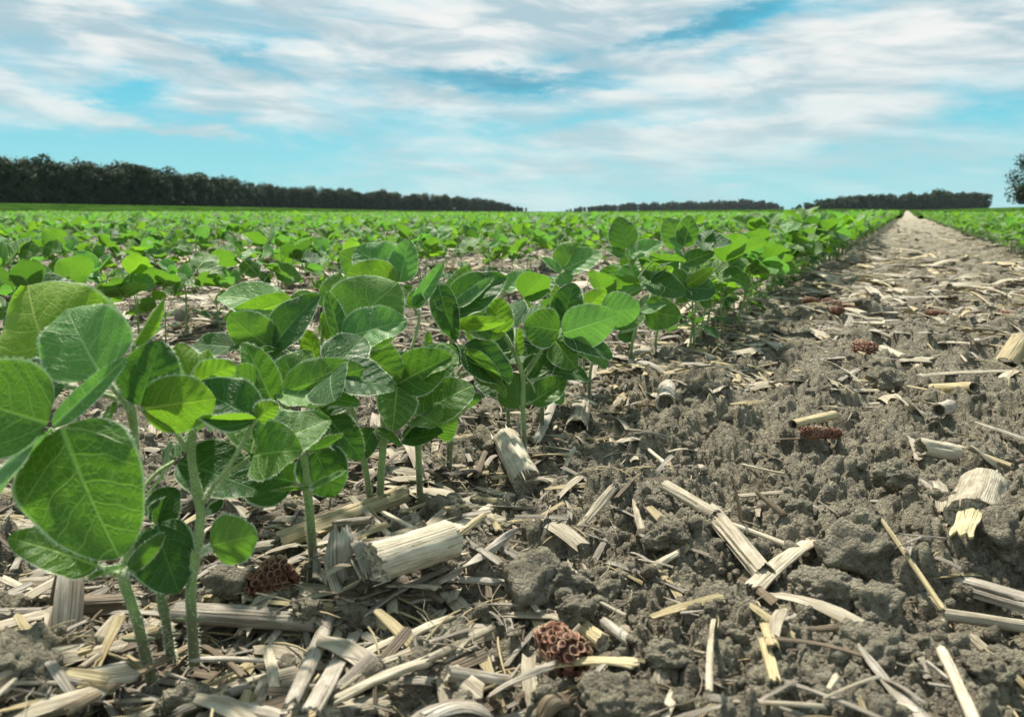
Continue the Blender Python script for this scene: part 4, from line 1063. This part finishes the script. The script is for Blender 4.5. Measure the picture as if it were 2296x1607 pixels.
# --- strips of rind
ST = [
 ((1374,1086),(1276,1205),26,'pale','flat pale rind sliver standing out alone on the bare middle soil'),
 ((1690,1312),(1842,1198),40,'pale','wide split rind laid across the end of the fibrous stalk'),
 ((1974,1156),(2116,1362),10,'yellow','long thin straight yellow straw pointing to the right edge stalk'),
 ((1606,1160),(1810,1238),16,'pale','thin pale splinter branching off the fibrous stalk'),
 ((1655,1108),(1842,1096),18,'pale','narrow pale rind crossing behind the broken stalk'),
 ((1642,1066),(1664,1166),10,'brown','short straw stuck upright near the crossing rinds'),
 ((1692,1345),(1732,1440),24,'yellow','upper yellow rind strip beside the big clod'),
 ((1712,1430),(1738,1520),22,'yellow','lower yellow rind strip hooked below the big clod'),
 ((1436,988),(1500,1042),9,'pale','thin bent straw upright on the middle soil'),
 ((1822,1594),(1876,1512),16,'pale','short pale sliver at the bottom right soil'),
 ((1482,1625),(1512,1550),24,'pale','pale stub cut off by the bottom edge'),
 ((1312,1392),(1340,1342),14,'pale','two-pronged pale sliver behind the cream plug'),
 ((1345,1345),(1402,1375),10,'pale','small thin sliver right of the two-pronged one'),
 ((1435,1282),(1520,1232),24,'pale','pale rind tucked under a clod at centre'),
 ((1590,1545),(1600,1385),12,'pale','upright pale splinter left of the big clod'),
 ((1494,1448),(1590,1462),9,'pale','short pale straw left of the big clod'),
 ((1380,908),(1402,878),24,'yellow','small square yellow rind below the row'),
 ((1595,728),(1716,716),14,'pale','pale rind lying at the foot of the dense row'),
 ((1975,775),(2076,826),24,'pale','wide pale rind slanting on the path'),
 ((2056,840),(2350,832),20,'pale','long bundle of pale rind at the right of the path'),
 ((1858,870),(2010,872),16,'pale','pale white rind lying level on the path'),
 ((1910,850),(2160,892),8,'yellow','long thin stick crossing the path litter'),
 ((2190,945),(2310,985),12,'grey','grey twig leaving at the right edge'),
 ((2030,1050),(2130,1125),18,'grey','crinkled pale leaf vein lying left of the wide stalk base'),
 ((1650,1035),(1760,1060),7,'pale','faint thin straw behind the crossing rinds'),
 ((430,1432),(546,1512),15,'brown','brown rind leg of the bent pair at the left front'),
 ((140,1588),(432,1440),30,'brown','long brown rind leg of the bent pair at the left front'),
 ((432,1474),(672,1486),13,'grey','thin level straw under the grey stalk'),
 ((650,1566),(742,1372),38,'grey','broad grey rind propped against the grey stalk end'),
 ((700,1584),(806,1400),36,'grey','second broad grey rind leaning right of the propped one'),
 ((598,1450),(618,1560),28,'pale','pale split sliver crossing the thin level straw'),
 ((612,1418),(690,1480),36,'grey','short ribbed grey rind near the grey stalk end'),
 ((752,1560),(955,1476),28,'pale','long pale rind slanting in the bottom litter'),
 ((800,1470),(900,1420),22,'pale','small pale rind above the bottom litter'),
 ((860,1478),(965,1440),20,'pale','folded pale rind among the centre litter'),
 ((900,1430),(1010,1378),22,'pale','pale sliver pair pointing to the bare soil'),
 ((790,1110),(890,1212),18,'pale','straight tan rind leaning over the yellow split stalk'),
 ((860,1145),(975,1205),12,'pale','thin splinter right of the leaning tan rind'),
 ((985,1290),(1130,1300),24,'grey','ribbed grey rind right of the thick pale piece'),
 ((790,1400),(850,1350),40,'pale','light fibrous rind end at the centre litter'),
 ((350,1400),(240,1500),40,'grey','grey crinkled rind behind the brown bent pair'),
 ((20,1450),(190,1415),26,'brown','brown broken rind at the left edge litter'),
 ((40,1500),(200,1450),22,'yellow','yellow fibre strip above the corner stalk'),
 ((0,1290),(110,1340),20,'pale','pale strip at the left edge under the low leaf'),
 ((60,1330),(260,1310),12,'grey','long thin strip behind the wrapped leaf'),
 ((480,1560),(640,1600),40,'grey','grey rind half buried at the bottom edge'),
 ((390,1590),(560,1530),34,'grey','grey ribbed rind at the bottom left litter'),
 ((240,1625),(420,1560),46,'pale','pale frayed rind at the bottom left edge'),
 ((1010,1180),(1100,1130),30,'pale','pale rind behind the thick pale piece'),
 ((1070,1090),(1150,1110),26,'pale','squarish rind left of the pale chunk'),
 ((905,1130),(1000,1095),20,'pale','pale rind among the stem feet'),
 ((860,1030),(990,1050),34,'dark','dark rotten rind under the curled-leaf plant'),
 ((1000,1060),(1110,1050),24,'dark','dark rotten rind left of the pale chunk'),
 ((560,1080),(640,1010),24,'pale','pale rind lying far behind the upright plant'),
 ((1200,990),(1240,900),22,'grey','grey twisted rind right of the stem pair'),
 ((1240,870),(1340,905),16,'pale','pale rind across the foot of the row'),
 ((1540,770),(1600,700),18,'pale','forked pale rind below the dense row'),
 ((1960,1560),(2060,1590),18,'pale','rind piece near the bottom right twig'),
 ((2080,1480),(2130,1520),10,'grey','pair of thin slivers by the bottom right twig'),
 ((1740,1390),(1850,1360),16,'grey','grey fibre bundle right of the big clod'),
 ((1730,1410),(1890,1400),18,'brown','brown fibre bundle right of the big clod'),
 ((1700,1100),(1760,1150),16,'brown','brown rind leaning on the crossing rind'),
 ((1840,1110),(1870,1075),12,'pale','pale chip right of the crossing rind'),
 ((2030,1075),(2000,1050),14,'yellow','yellow chip on the right soil'),
]
for i, (a, b, w_, kd, lab) in enumerate(ST):
    q = random.Random(i+50)
    up = (.012,.0) if 'upright' in lab or 'propped' in lab or 'leaning' in lab else (q.uniform(0,.003), q.uniform(0,.003))
    if 'stuck' in lab or 'splinter left' in lab: up = (.03,0)
    strip(a, b, w_, lab, kd, lift=up, curve=q.uniform(.35,1.1), bend=q.uniform(-.01,.03), twist=q.uniform(-.5,.5), th=.0012, name='rind_strip' if w_ > 14 else 'straw', cat='dry rind' if w_ > 14 else 'straw')
# --- husks
def husk(p1, p2, wpx, label, kind='grey', lift=(0,0), **kw):
    return strip(p1, p2, wpx, label, kind, lift, 'corn_husk', 'husk', kw.pop('roll', 0.0), nv=18, th=.0005, **kw)
husk((905,1610),(1110,1575), 105, 'large arched grey corn husk at the bottom edge', 'grey', (.004,.0), curve=1.2, bend=.10, curl=1.0, taper=.25)
husk((960,1580),(1120,1600), 46, 'folded husk layer on the right of the large arched husk', 'grey', (.010,.0), curve=1.0, bend=.10, curl=.8, taper=.4)
husk((1185,1600),(1272,1530), 70, 'drooping brown husk folded over itself beside the bottom clods', 'brown', (.004,.012), curve=1.5, curl=2.6, taper=.3)
husk((1090,1560),(1240,1485), 26, 'long dry leaf reaching from the drooping husk', 'grey', (.002,.014), curve=.8, bend=.05, twist=.8)
husk((1205,1495),(1420,1480), 30, 'tan husk strip arching in front of the red cob', 'yellow', (.006,.004), curve=.9, bend=.05, twist=.4)
husk((760,1180),(760,1320), 84, 'tangled grey husk bunch hanging beside the upright stem foot', 'grey', (.018,.0), curve=1.3, bend=.07, curl=1.2, taper=.3)
husk((800,1190),(830,1270), 40, 'narrow husk fold on the right of the tangled bunch', 'grey', (.014,.002), curve=1.2, curl=1.4, twist=.6)
husk((735,1250),(780,1385), 30, 'shredded husk ribbon below the tangled bunch', 'grey', (.010,.002), curve=.9, twist=1.6, bend=.04)
husk((985,1300),(1166,1184), 30, 'twisted grey husk rope on the bare soil edge', 'grey', (.001,.006), curve=1.3, twist=3.4, taper=.6)
husk((1424,1108),(1446,1230), 22, 'shrivelled upright husk shred on the middle soil', 'pale', (.012,.0), curve=1.3, twist=2.5)
husk((124,1340),(130,1425), 58, 'ribbed dry leaf wrapped over the stalk at the left', 'grey', (.004,.0), curve=.6, bend=.34, curl=1.5)
husk((2180,1000),(2250,1045), 24, 'crumpled white husk above the wide stalk base', 'pale', (.004,.0), curve=1.2, twist=1.4)
husk((2040,905),(2110,950), 30, 'torn white husk at the right of the path', 'pale', (.006,.0), curve=1.0, twist=1.2)
husk((1960,620),(1995,650), 34, 'bright white husk far up the path', 'pale', (.015,.0), curve=1.2, curl=1.0)
husk((2085,645),(2120,655), 30, 'bright husk fragment far up the path right of the white one', 'pale', (.01,.0), curve=1.2, curl=1.0)
# --- cobs
def cob(p1, p2, dpx, label, lift=(0,0), kind=0):
    SEED[0] += 1; s = SEED[0]; D = pxw(dpx, p1, p2)
    return place('corn_cob', lambda L: cob_mb(L, D, s), p1, p2, label, 'corn cob', [COB], lift, D/2*1.1)
cob((650,1272),(560,1335), 92, 'broken red brown corn cob behind the grey stalk beside the tangled husk')
cob((1300,1482),(1218,1420), 92, 'broken red corn cob with open cups beside the cream plug', (0,.006))
cob((1800,676),(1838,680), 22, 'small red cob chunk far up the path, left of the long one')
cob((1846,676),(1920,696), 22, 'longer red cob lying far up the path')
cob((1850,702),(1890,694), 20, 'pale cob half just below the long red cob')
cob((1800,968),(1885,972), 26, 'tan cob fragment behind the small yellow hollow stalk')
cob((2075,700),(2125,704), 14, 'faint reddish cob on the far right of the path')
cob((2240,704),(2290,712), 22, 'reddish cob at the right edge far up the path')
cob((1920,778),(1960,785), 36, 'dark red cob pushed into the soil on the path')
cob((250,1262),(205,1282), 40, 'dark cob remnant under the low leaf at the left')
# --- clods
def clod(x, y, rpx, label, sq=.72):
    SEED[0] += 1; r = rpx/F*gdepth(x, y); g0 = ground(x, y, z=r*.25)
    o = clod_mb(r, SEED[0], sq=sq).build('soil_clod', [SOIL]); o.location = (g0.x, g0.y, hz(g0.x, g0.y)*.5 + r*sq*.25)
    tag(o, label, 'soil clod')
for (x, y, r_, lab) in [
  (405,1520,60,'round crumbly clod under the bent brown rind at the left'),
  (1645,1450,58,'tall rounded clod beside the yellow rind strip'),
  (1390,1570,95,'big lumpy clod at the bottom edge right of the drooping husk'),
  (1500,1500,60,'clod joined to the big lumpy one on its upper right'),
  (1600,1350,75,'broad clod ending the pale fibrous stalk'),
  (1850,1310,70,'large dark-shadowed clod right of the wide split rind'),
  (1930,1200,68,'large clod between the crossing rinds and the thin yellow straw'),
  (1960,1480,85,'low wide clod in the lower right soil'),
  (1840,1560,62,'clod at the bottom edge left of the pale sliver'),
  (1500,1200,55,'low clod left of the pale fibrous stalk'),
  (1240,1290,75,'flat clod on the bare centre soil'),
  (1290,1350,50,'small clod above the red cob'),
  (1000,1150,55,'dark clod at the foot of the slim plant'),
  (1790,1130,38,'small clod between rinds on the right soil'),
  (2060,800,32,'grey clod on the path by the slanting rind'),
  (1990,842,42,'rounded clod on the path by the long bundle'),
  (870,890,30,'round clod behind the fan-leaved plant stem'),
  (2200,1500,70,'low clod near the bottom right corner'),
  (100,1420,34,'small smooth clod at the left under the wrapped leaf'),
  (690,1360,40,'dark clod between the red brown cob and tangled husk'),
  (1480,1120,42,'clod on the middle soil by the pale straw'),
  (2010,1060,55,'rough clod left of the crinkled vein')]:
    clod(x, y, r_, lab)

CL = [clod_mb(1.0, 4000+i, n=4, sq=.75).mesh('soil_clod', [SOIL]) for i in range(8)]
q = random.Random(31)
for i in range(210):
    r = math.exp(q.uniform(math.log(.33), math.log(3.0))); a = q.uniform(-39, 39)
    x = r*math.sin(R(a)); y = r*math.cos(R(a)); t = x*NX+y*NY
    if abs(t-ROW1) < .03: continue
    sz = min(.022, .0055/(q.random()**.7+.12)); o = bpy.data.objects.new('soil_clod', CL[i % 8]); C.objects.link(o)
    o.location = (x, y, hz(x, y)+sz*.12); o.rotation_euler = (q.uniform(-.4,.4), q.uniform(-.4,.4), q.uniform(0,6.28)); o.scale = (sz*q.uniform(.85,1.2), sz, sz)
    tag(o, 'loose crumbly clod of grey brown soil among the litter', 'soil clod', 'loose soil clods')
# --- loose pieces scattered: about 280 single ones, the rest is litter
fragP = []
for i in range(9):
    q = random.Random(900+i); L = q.uniform(.02,.075); fragP.append(('straw_fragment', strip_mb(L, L*q.uniform(.05,.22), 900+i, curve=q.uniform(.3,1.2), bend=q.uniform(-.02,.08), twist=q.uniform(-1.2,1.2), th=.0009, nu=12, nv=5), SK[i % len(SK)], 'straw'))
for i in range(5):
    q = random.Random(950+i); L = q.uniform(.03,.09); fragP.append(('stalk_fragment', stalk_mb(L, q.uniform(.007,.018), 950+i, split=i % 2 == 0, node=q.choice((None,.3,.7)), flat=.8), SK[(i*3) % len(SK)], 'stalk'))
for i in range(4):
    q = random.Random(970+i); L = q.uniform(.03,.06); fragP.append(('husk_fragment', strip_mb(L, L*q.uniform(.3,.5), 970+i, curve=q.uniform(.9,1.5), curl=q.uniform(.5,1.6), twist=q.uniform(-1.5,1.5), th=.0005, nu=14, nv=9, taper=.4), ('grey','pale')[i % 2], 'husk'))
fragM = [mb.mesh(nm, [STRAW[kd], PITH]) for nm, mb, kd, c in fragP]
def litter_density(x, y):
    """more litter along the row, and a thick mat at the left front"""
    t = x*NX+y*NY; s = x*DX+y*DY
    d = .5 + 1.0*math.exp(-((t-ROW1)/.12)**2)*(1 if s < 1.6 else .6)
    if t < ROW1: d += 1.6
    d += .9*max(0, 1-math.hypot(x+.06, (y-.27))/.22)
    if -.15 < t < .6 and s < 1.1: d *= .40
    if t > -.2 and s > 1.2: d += 1.3*min(1, (s-1.2)/.5)
    return d
def rand_spot(q, rmin, rmax):
    while True:
        r = math.exp(q.uniform(math.log(rmin), math.log(rmax))); a = q.uniform(-40, 40)
        x = r*math.sin(R(a)); y = r*math.cos(R(a))
        if q.random()*2.6 < litter_density(x, y): return x, y, r
q = random.Random(77)
LAB = {'straw': ('loose pale straw fragment scattered on the soil','loose straw fragments on the soil'),
       'stalk': ('short broken corn stalk fragment scattered on the soil','broken stalk fragments on the soil'),
       'husk': ('small curled dry husk fragment scattered on the soil','dry husk fragments on the soil')}
pts = [rand_spot(q, .30, 3.2) for _ in range(330)]
hh = height(np.array([p[0] for p in pts]), np.array([p[1] for p in pts]))
for (x, y, r), z in zip(pts, hh):
    if r < .55 and q.random() < .5: continue
    k = q.randrange(len(fragM)); nm, _, kd, c = fragP[k]
    o = bpy.data.objects.new(nm, fragM[k]); C.objects.link(o)
    s = q.uniform(.55, 1.1)*(1.0 if r > .8 else .7)
    o.location = (x, y, float(z)+.0035 + (.004 if c == 'stalk' else 0)); o.rotation_euler = (q.uniform(-.4,.4), q.uniform(-.22,.22), q.uniform(0,6.28)); o.scale = (s,)*3
    tag(o, LAB[c][0], c, LAB[c][1])
smallP = []
for i in range(14):
    qq = random.Random(1200+i); L = qq.uniform(.010,.045)
    smallP.append(strip_mb(L*1.25, L*(qq.uniform(.03,.10) if i % 3 else qq.uniform(.12,.28)), 1200+i, curve=qq.uniform(.2,1.1), bend=qq.uniform(-.02,.10), twist=qq.uniform(-1.5,1.5), th=.0006, nu=5, nv=3))
    smallP[-1].mi = [i % 5]*len(smallP[-1].f)
def litter(n, rmin, rmax, s0, s1, name, lab, seed):
    q = random.Random(seed); P_ = [rand_spot(q, rmin, rmax) for _ in range(n)]
    H_ = height(np.array([p[0] for p in P_]), np.array([p[1] for p in P_])); pl = []
    for (x, y, r), z in zip(P_, H_):
        pl.append((q.randrange(14), Matrix.Translation((x, y, float(z)+.0018+.003*min(1, r/3))) @ Euler((q.uniform(-.5,.5), q.uniform(-.25,.25), q.uniform(0,6.28))).to_matrix().to_4x4() @ Matrix.Scale(q.uniform(s0, s1), 4)))
    bake(name, smallP, pl, [STRAW[k_] for k_ in ('pale','grey','yellow','brown','grey')], lab, 'plant litter')
litter(9000, .26, 2.2, .2, 1.1, 'chaff', 'fine chaff and straw crumbs strewn over the near soil', 5)
litter(19000, .9, 9.0, .6, 1.7, 'straw_litter', 'pale straw litter covering the path and the soil between rows', 6)
litter(15000, 1.8, 22.0, 1.4, 3.4, 'far_straw_litter', 'pale straw litter far along the path', 8)
def fibres():
    """hair-thin dry root fibres"""
    q = random.Random(12); mb = MB()
    for _ in range(420):
        x, y, r = rand_spot(q, .28, 1.6); z = hz(x, y)+.002; L = q.uniform(.01,.05); a = q.uniform(0,6.28)
        c = [Vector((x,y,z))]
        for i in range(4):
            a += q.uniform(-.6,.6); n = c[-1] + Vector((math.cos(a), math.sin(a), 0))*L/4; n.z = max(hz(n.x,n.y)+.001, c[-1].z+q.uniform(-.002,.003)); c.append(n)
        mb.tube(spline(c, 9), q.uniform(.00015,.00035), 4, caps=False)
    tag(mb.build('root_fibres', [STRAW['pale']]), 'hair-thin dry root fibres over the soil', 'plant litter', kind='stuff')
fibres()
def crumbs():
    ps = [clod_mb(1.0, 3000+i, n=2, sq=.8) for i in range(6)]; q = random.Random(44)
    P_ = []
    for _ in range(15000):
        r = math.exp(q.uniform(math.log(.27), math.log(2.6))); a = q.uniform(-40,40); P_.append((r*math.sin(R(a)), r*math.cos(R(a)), r))
    H_ = height(np.array([p[0] for p in P_]), np.array([p[1] for p in P_]))
    pl = [(q.randrange(6), Matrix.Translation((x,y,float(z))) @ Matrix.Rotation(q.uniform(0,6.28),4,'Z') @ Matrix.Scale(min(.0010/(q.random()**.6+.06), .007),4)) for (x,y,r), z in zip(P_, H_)]
    bake('soil_crumbs', ps, pl, [SOIL], 'small loose crumbs of soil', 'soil crumbs')
crumbs()

# ------------------------------------------------------------------ trees
def bark_mat():
    m_, g = mat('bark'); oc = g.add('ShaderNodeTexCoord').outputs['Object']
    out(g, g.add('ShaderNodeBsdfPrincipled', {'Base Color': g.mix(g.ss(g.noise(oc, 3.0, 4), .3, .7), (.09,.07,.05), (.15,.13,.10)), 'Roughness': .9}).outputs[0]); return m_
BARK = bark_mat()
def crown_mat(name, a, b):
    m_, g = mat(name); oc = g.add('ShaderNodeTexCoord').outputs['Object']; rn = g.add('ShaderNodeObjectInfo').outputs['Random']
    c = g.mix(g.ss(g.noise(oc, .7, 4), .35, .65), a, b); c = g.mix(g.ss(rn, 0, 1, 0, .4), c, (b[0]*1.3, b[1]*1.1, b[2]*.8))
    p = g.add('ShaderNodeBsdfPrincipled', {'Base Color': c, 'Roughness': .7, 'Specular IOR Level': .2})
    t = g.add('ShaderNodeBsdfTranslucent', {'Color': c})
    out(g, g.add('ShaderNodeMixShader', {0: .15, 1: p.outputs[0], 2: t.outputs[0]}).outputs[0]); return m_
CROWN = crown_mat('crown_foliage', (.009,.026,.007), (.024,.052,.011))
def crown_mb(seed, H, Wd, nleaf, low=.12, size=.5):
    q = random.Random(seed); mb = MB(); bl = []
    for _ in range(22):
        a = q.uniform(0,6.28); h = q.uniform(low+.03, .86); rr_ = Wd/2*math.sqrt(max(.25, 1-((h-.45)/.58)**2))*q.uniform(.2,.7)
        bl.append((Vector((math.cos(a)*rr_, math.sin(a)*rr_, H*h)), q.uniform(.16,.28)*Wd))
    for _ in range(nleaf):
        c, r_ = q.choice(bl); d = Vector((q.gauss(0,1), q.gauss(0,1), q.gauss(0,1))).normalized()
        p = c + d*r_*(q.random()**.35)*q.uniform(.85,1.12); p.z = max(p.z, H*low*.5)
        n = (d + Vector((q.uniform(-.8,.8), q.uniform(-.8,.8), q.uniform(-.3,.9)))).normalized(); t = n.orthogonal().normalized(); b = n.cross(t); s = size*q.uniform(.5,1.2)
        an = q.uniform(0, 3.14); t, b = t*math.cos(an)+b*math.sin(an), b*math.cos(an)-t*math.sin(an)
        mb.poly([p-t*s, p-b*s*.6, p+t*s, p+b*s*.6])
    return mb
def trunk_mb(seed, H, r0):
    q = random.Random(seed); mb = MB(); top = Vector((q.uniform(-.5,.5), q.uniform(-.5,.5), H*.75))
    mb.tube(spline([Vector((0,0,-.5)), Vector((q.uniform(-.2,.2),0,H*.3)), top], 8), [r0*(1-.8*i/7) for i in range(8)], 8)
    for k in range(7):
        h = H*q.uniform(.25,.6); a = q.uniform(0,6.28); L = H*q.uniform(.18,.3)
        mb.tube([Vector((0,0,h)), Vector((math.cos(a)*L*.5, math.sin(a)*L*.5, h+L*.35)), Vector((math.cos(a)*L, math.sin(a)*L, h+L*.9))], [r0*.4, r0*.25, r0*.08], 5, caps=False)
    return mb
TP = []
for i in range(6):
    H = 18; TP.append((trunk_mb(40+i, H, .28).mesh('trunk', [BARK]), crown_mb(60+i, H, 11+i % 3, 4200, low=.0, size=.62).mesh('crown', [CROWN], smooth=False)))
def tree(x, y, s, v, label, group, sxy=1.0, rz=0.0):
    z = float(terrain_far(np.array([x]), np.array([y]))[0])-.05
    root = empty('broadleaf_tree', (x, y, z)); root.scale = (s*sxy, s*sxy, s); root.rotation_euler.z = rz
    for nm, me in zip(('trunk','crown'), TP[v]):
        o = bpy.data.objects.new(nm, me); C.objects.link(o); o.parent = root
    tag(root, label, 'tree', group); return root
q = random.Random(3)
prof = [(-120,113),(0,104),(100,96),(200,90),(300,87),(370,84),(450,72),(560,52),(700,46),(800,43),(900,38),(1000,34),(1080,27),(1130,20),(1165,12),(1190,6)]
px_ = [p[0] for p in prof]; ph_ = [p[1] for p in prof]
x = -120.0
while x < 1186:
    Hpx = float(np.interp(x, px_, ph_)); th_ = 18.0*Hpx/max(Hpx, 27)
    d = 18.0*F/max(Hpx, 27); p = at(x, 474, d)
    for row in range(3):
        s = th_/18*q.uniform(.80,1.12)*(1.05 if row else 1)
        tree(p.x + q.uniform(-2,2) - row*4, p.y + q.uniform(-3,3) + row*7, s*(.55 if row == 2 and q.random() < .6 else 1), q.randrange(6), 'dark broadleaf tree in the long wood along the left horizon', 'trees of the left wood', 1.15, q.uniform(0,6.28))
    x += 6.0/ d*F
def wood(name, prof, dist, label, seed):
    """far wood: overlapping crowns as one mass"""
    q = random.Random(seed); ps = [crown_mb(seed+i, 18, 13, 420, low=.05, size=1.5) for i in range(4)]; pl = []
    xs = [p[0] for p in prof]; hs = [p[1] for p in prof]; x = xs[0]
    while x < xs[-1]:
        H = float(np.interp(x, xs, hs))/F*dist
        for row in range(3):
            p = at(x, 474, dist+row*12+q.uniform(-5,5)); z = float(terrain_far(np.array([p.x]), np.array([p.y]))[0])
            s = H/18*q.uniform(.66,1.12)
            pl.append((q.randrange(4), Matrix.Translation((p.x+q.uniform(-3,3), p.y, z-.5)) @ Matrix.Rotation(q.uniform(0,6.28),4,'Z') @ Matrix.Diagonal((s*1.15,s*1.15,s,1))))
        x += 7.0/dist*F
    bake(name, ps, pl, [CROWN], label, 'wood', smooth=False)
wood('far_wood', [(1272,5),(1300,11),(1360,16),(1450,19),(1560,20),(1660,23),(1700,23),(1735,17),(1756,6)], 1500, 'low bluish wood far off at the middle of the horizon', 500)
wood('far_wood', [(1780,8),(1800,16),(1850,26),(1950,33),(2020,39),(2100,44),(2160,40),(2205,36),(2218,20)], 900, 'dark wood on the horizon where the path ends', 600)
def edge_tree():
    H = 20; d = 300.0; p = at(2302, 474, d)
    z = float(terrain_far(np.array([p.x]), np.array([p.y]))[0])
    root = empty('broadleaf_tree', (p.x, p.y, z)); root.scale = (1,1,1.12)
    trunk_mb(88, H, .35).build('trunk', [BARK], root); crown_mb(94, H, 16, 6500, low=.12, size=.5).build('crown', [CROWN], root, smooth=False)
    tag(root, 'single taller tree cut off by the right edge', 'tree')
edge_tree()

# ------------------------------------------------------------------ the air over the fields
def haze():
    mb = MB(); x0,x1,y0,y1,z0,z1 = -2600,2600,-600,2900,-8,70
    v = [(x,y,z) for z in (z0,z1) for y in (y0,y1) for x in (x0,x1)]
    for f in ((0,2,3,1),(4,5,7,6),(0,1,5,4),(2,6,7,3),(0,4,6,2),(1,3,7,5)): mb.poly([v[i] for i in f])
    m_ = bpy.data.materials.new('haze'); m_.use_nodes = True; g = NT(m_.node_tree)
    vol = g.add('ShaderNodeVolumePrincipled', {'Color': (.80,.92,1.0,1), 'Density': .00004})
    g.add('ShaderNodeOutputMaterial', {'Volume': vol.outputs[0]})
    tag(mb.build('haze', [m_], smooth=False), 'thin pale haze over the fields', 'haze', kind='stuff')
haze()
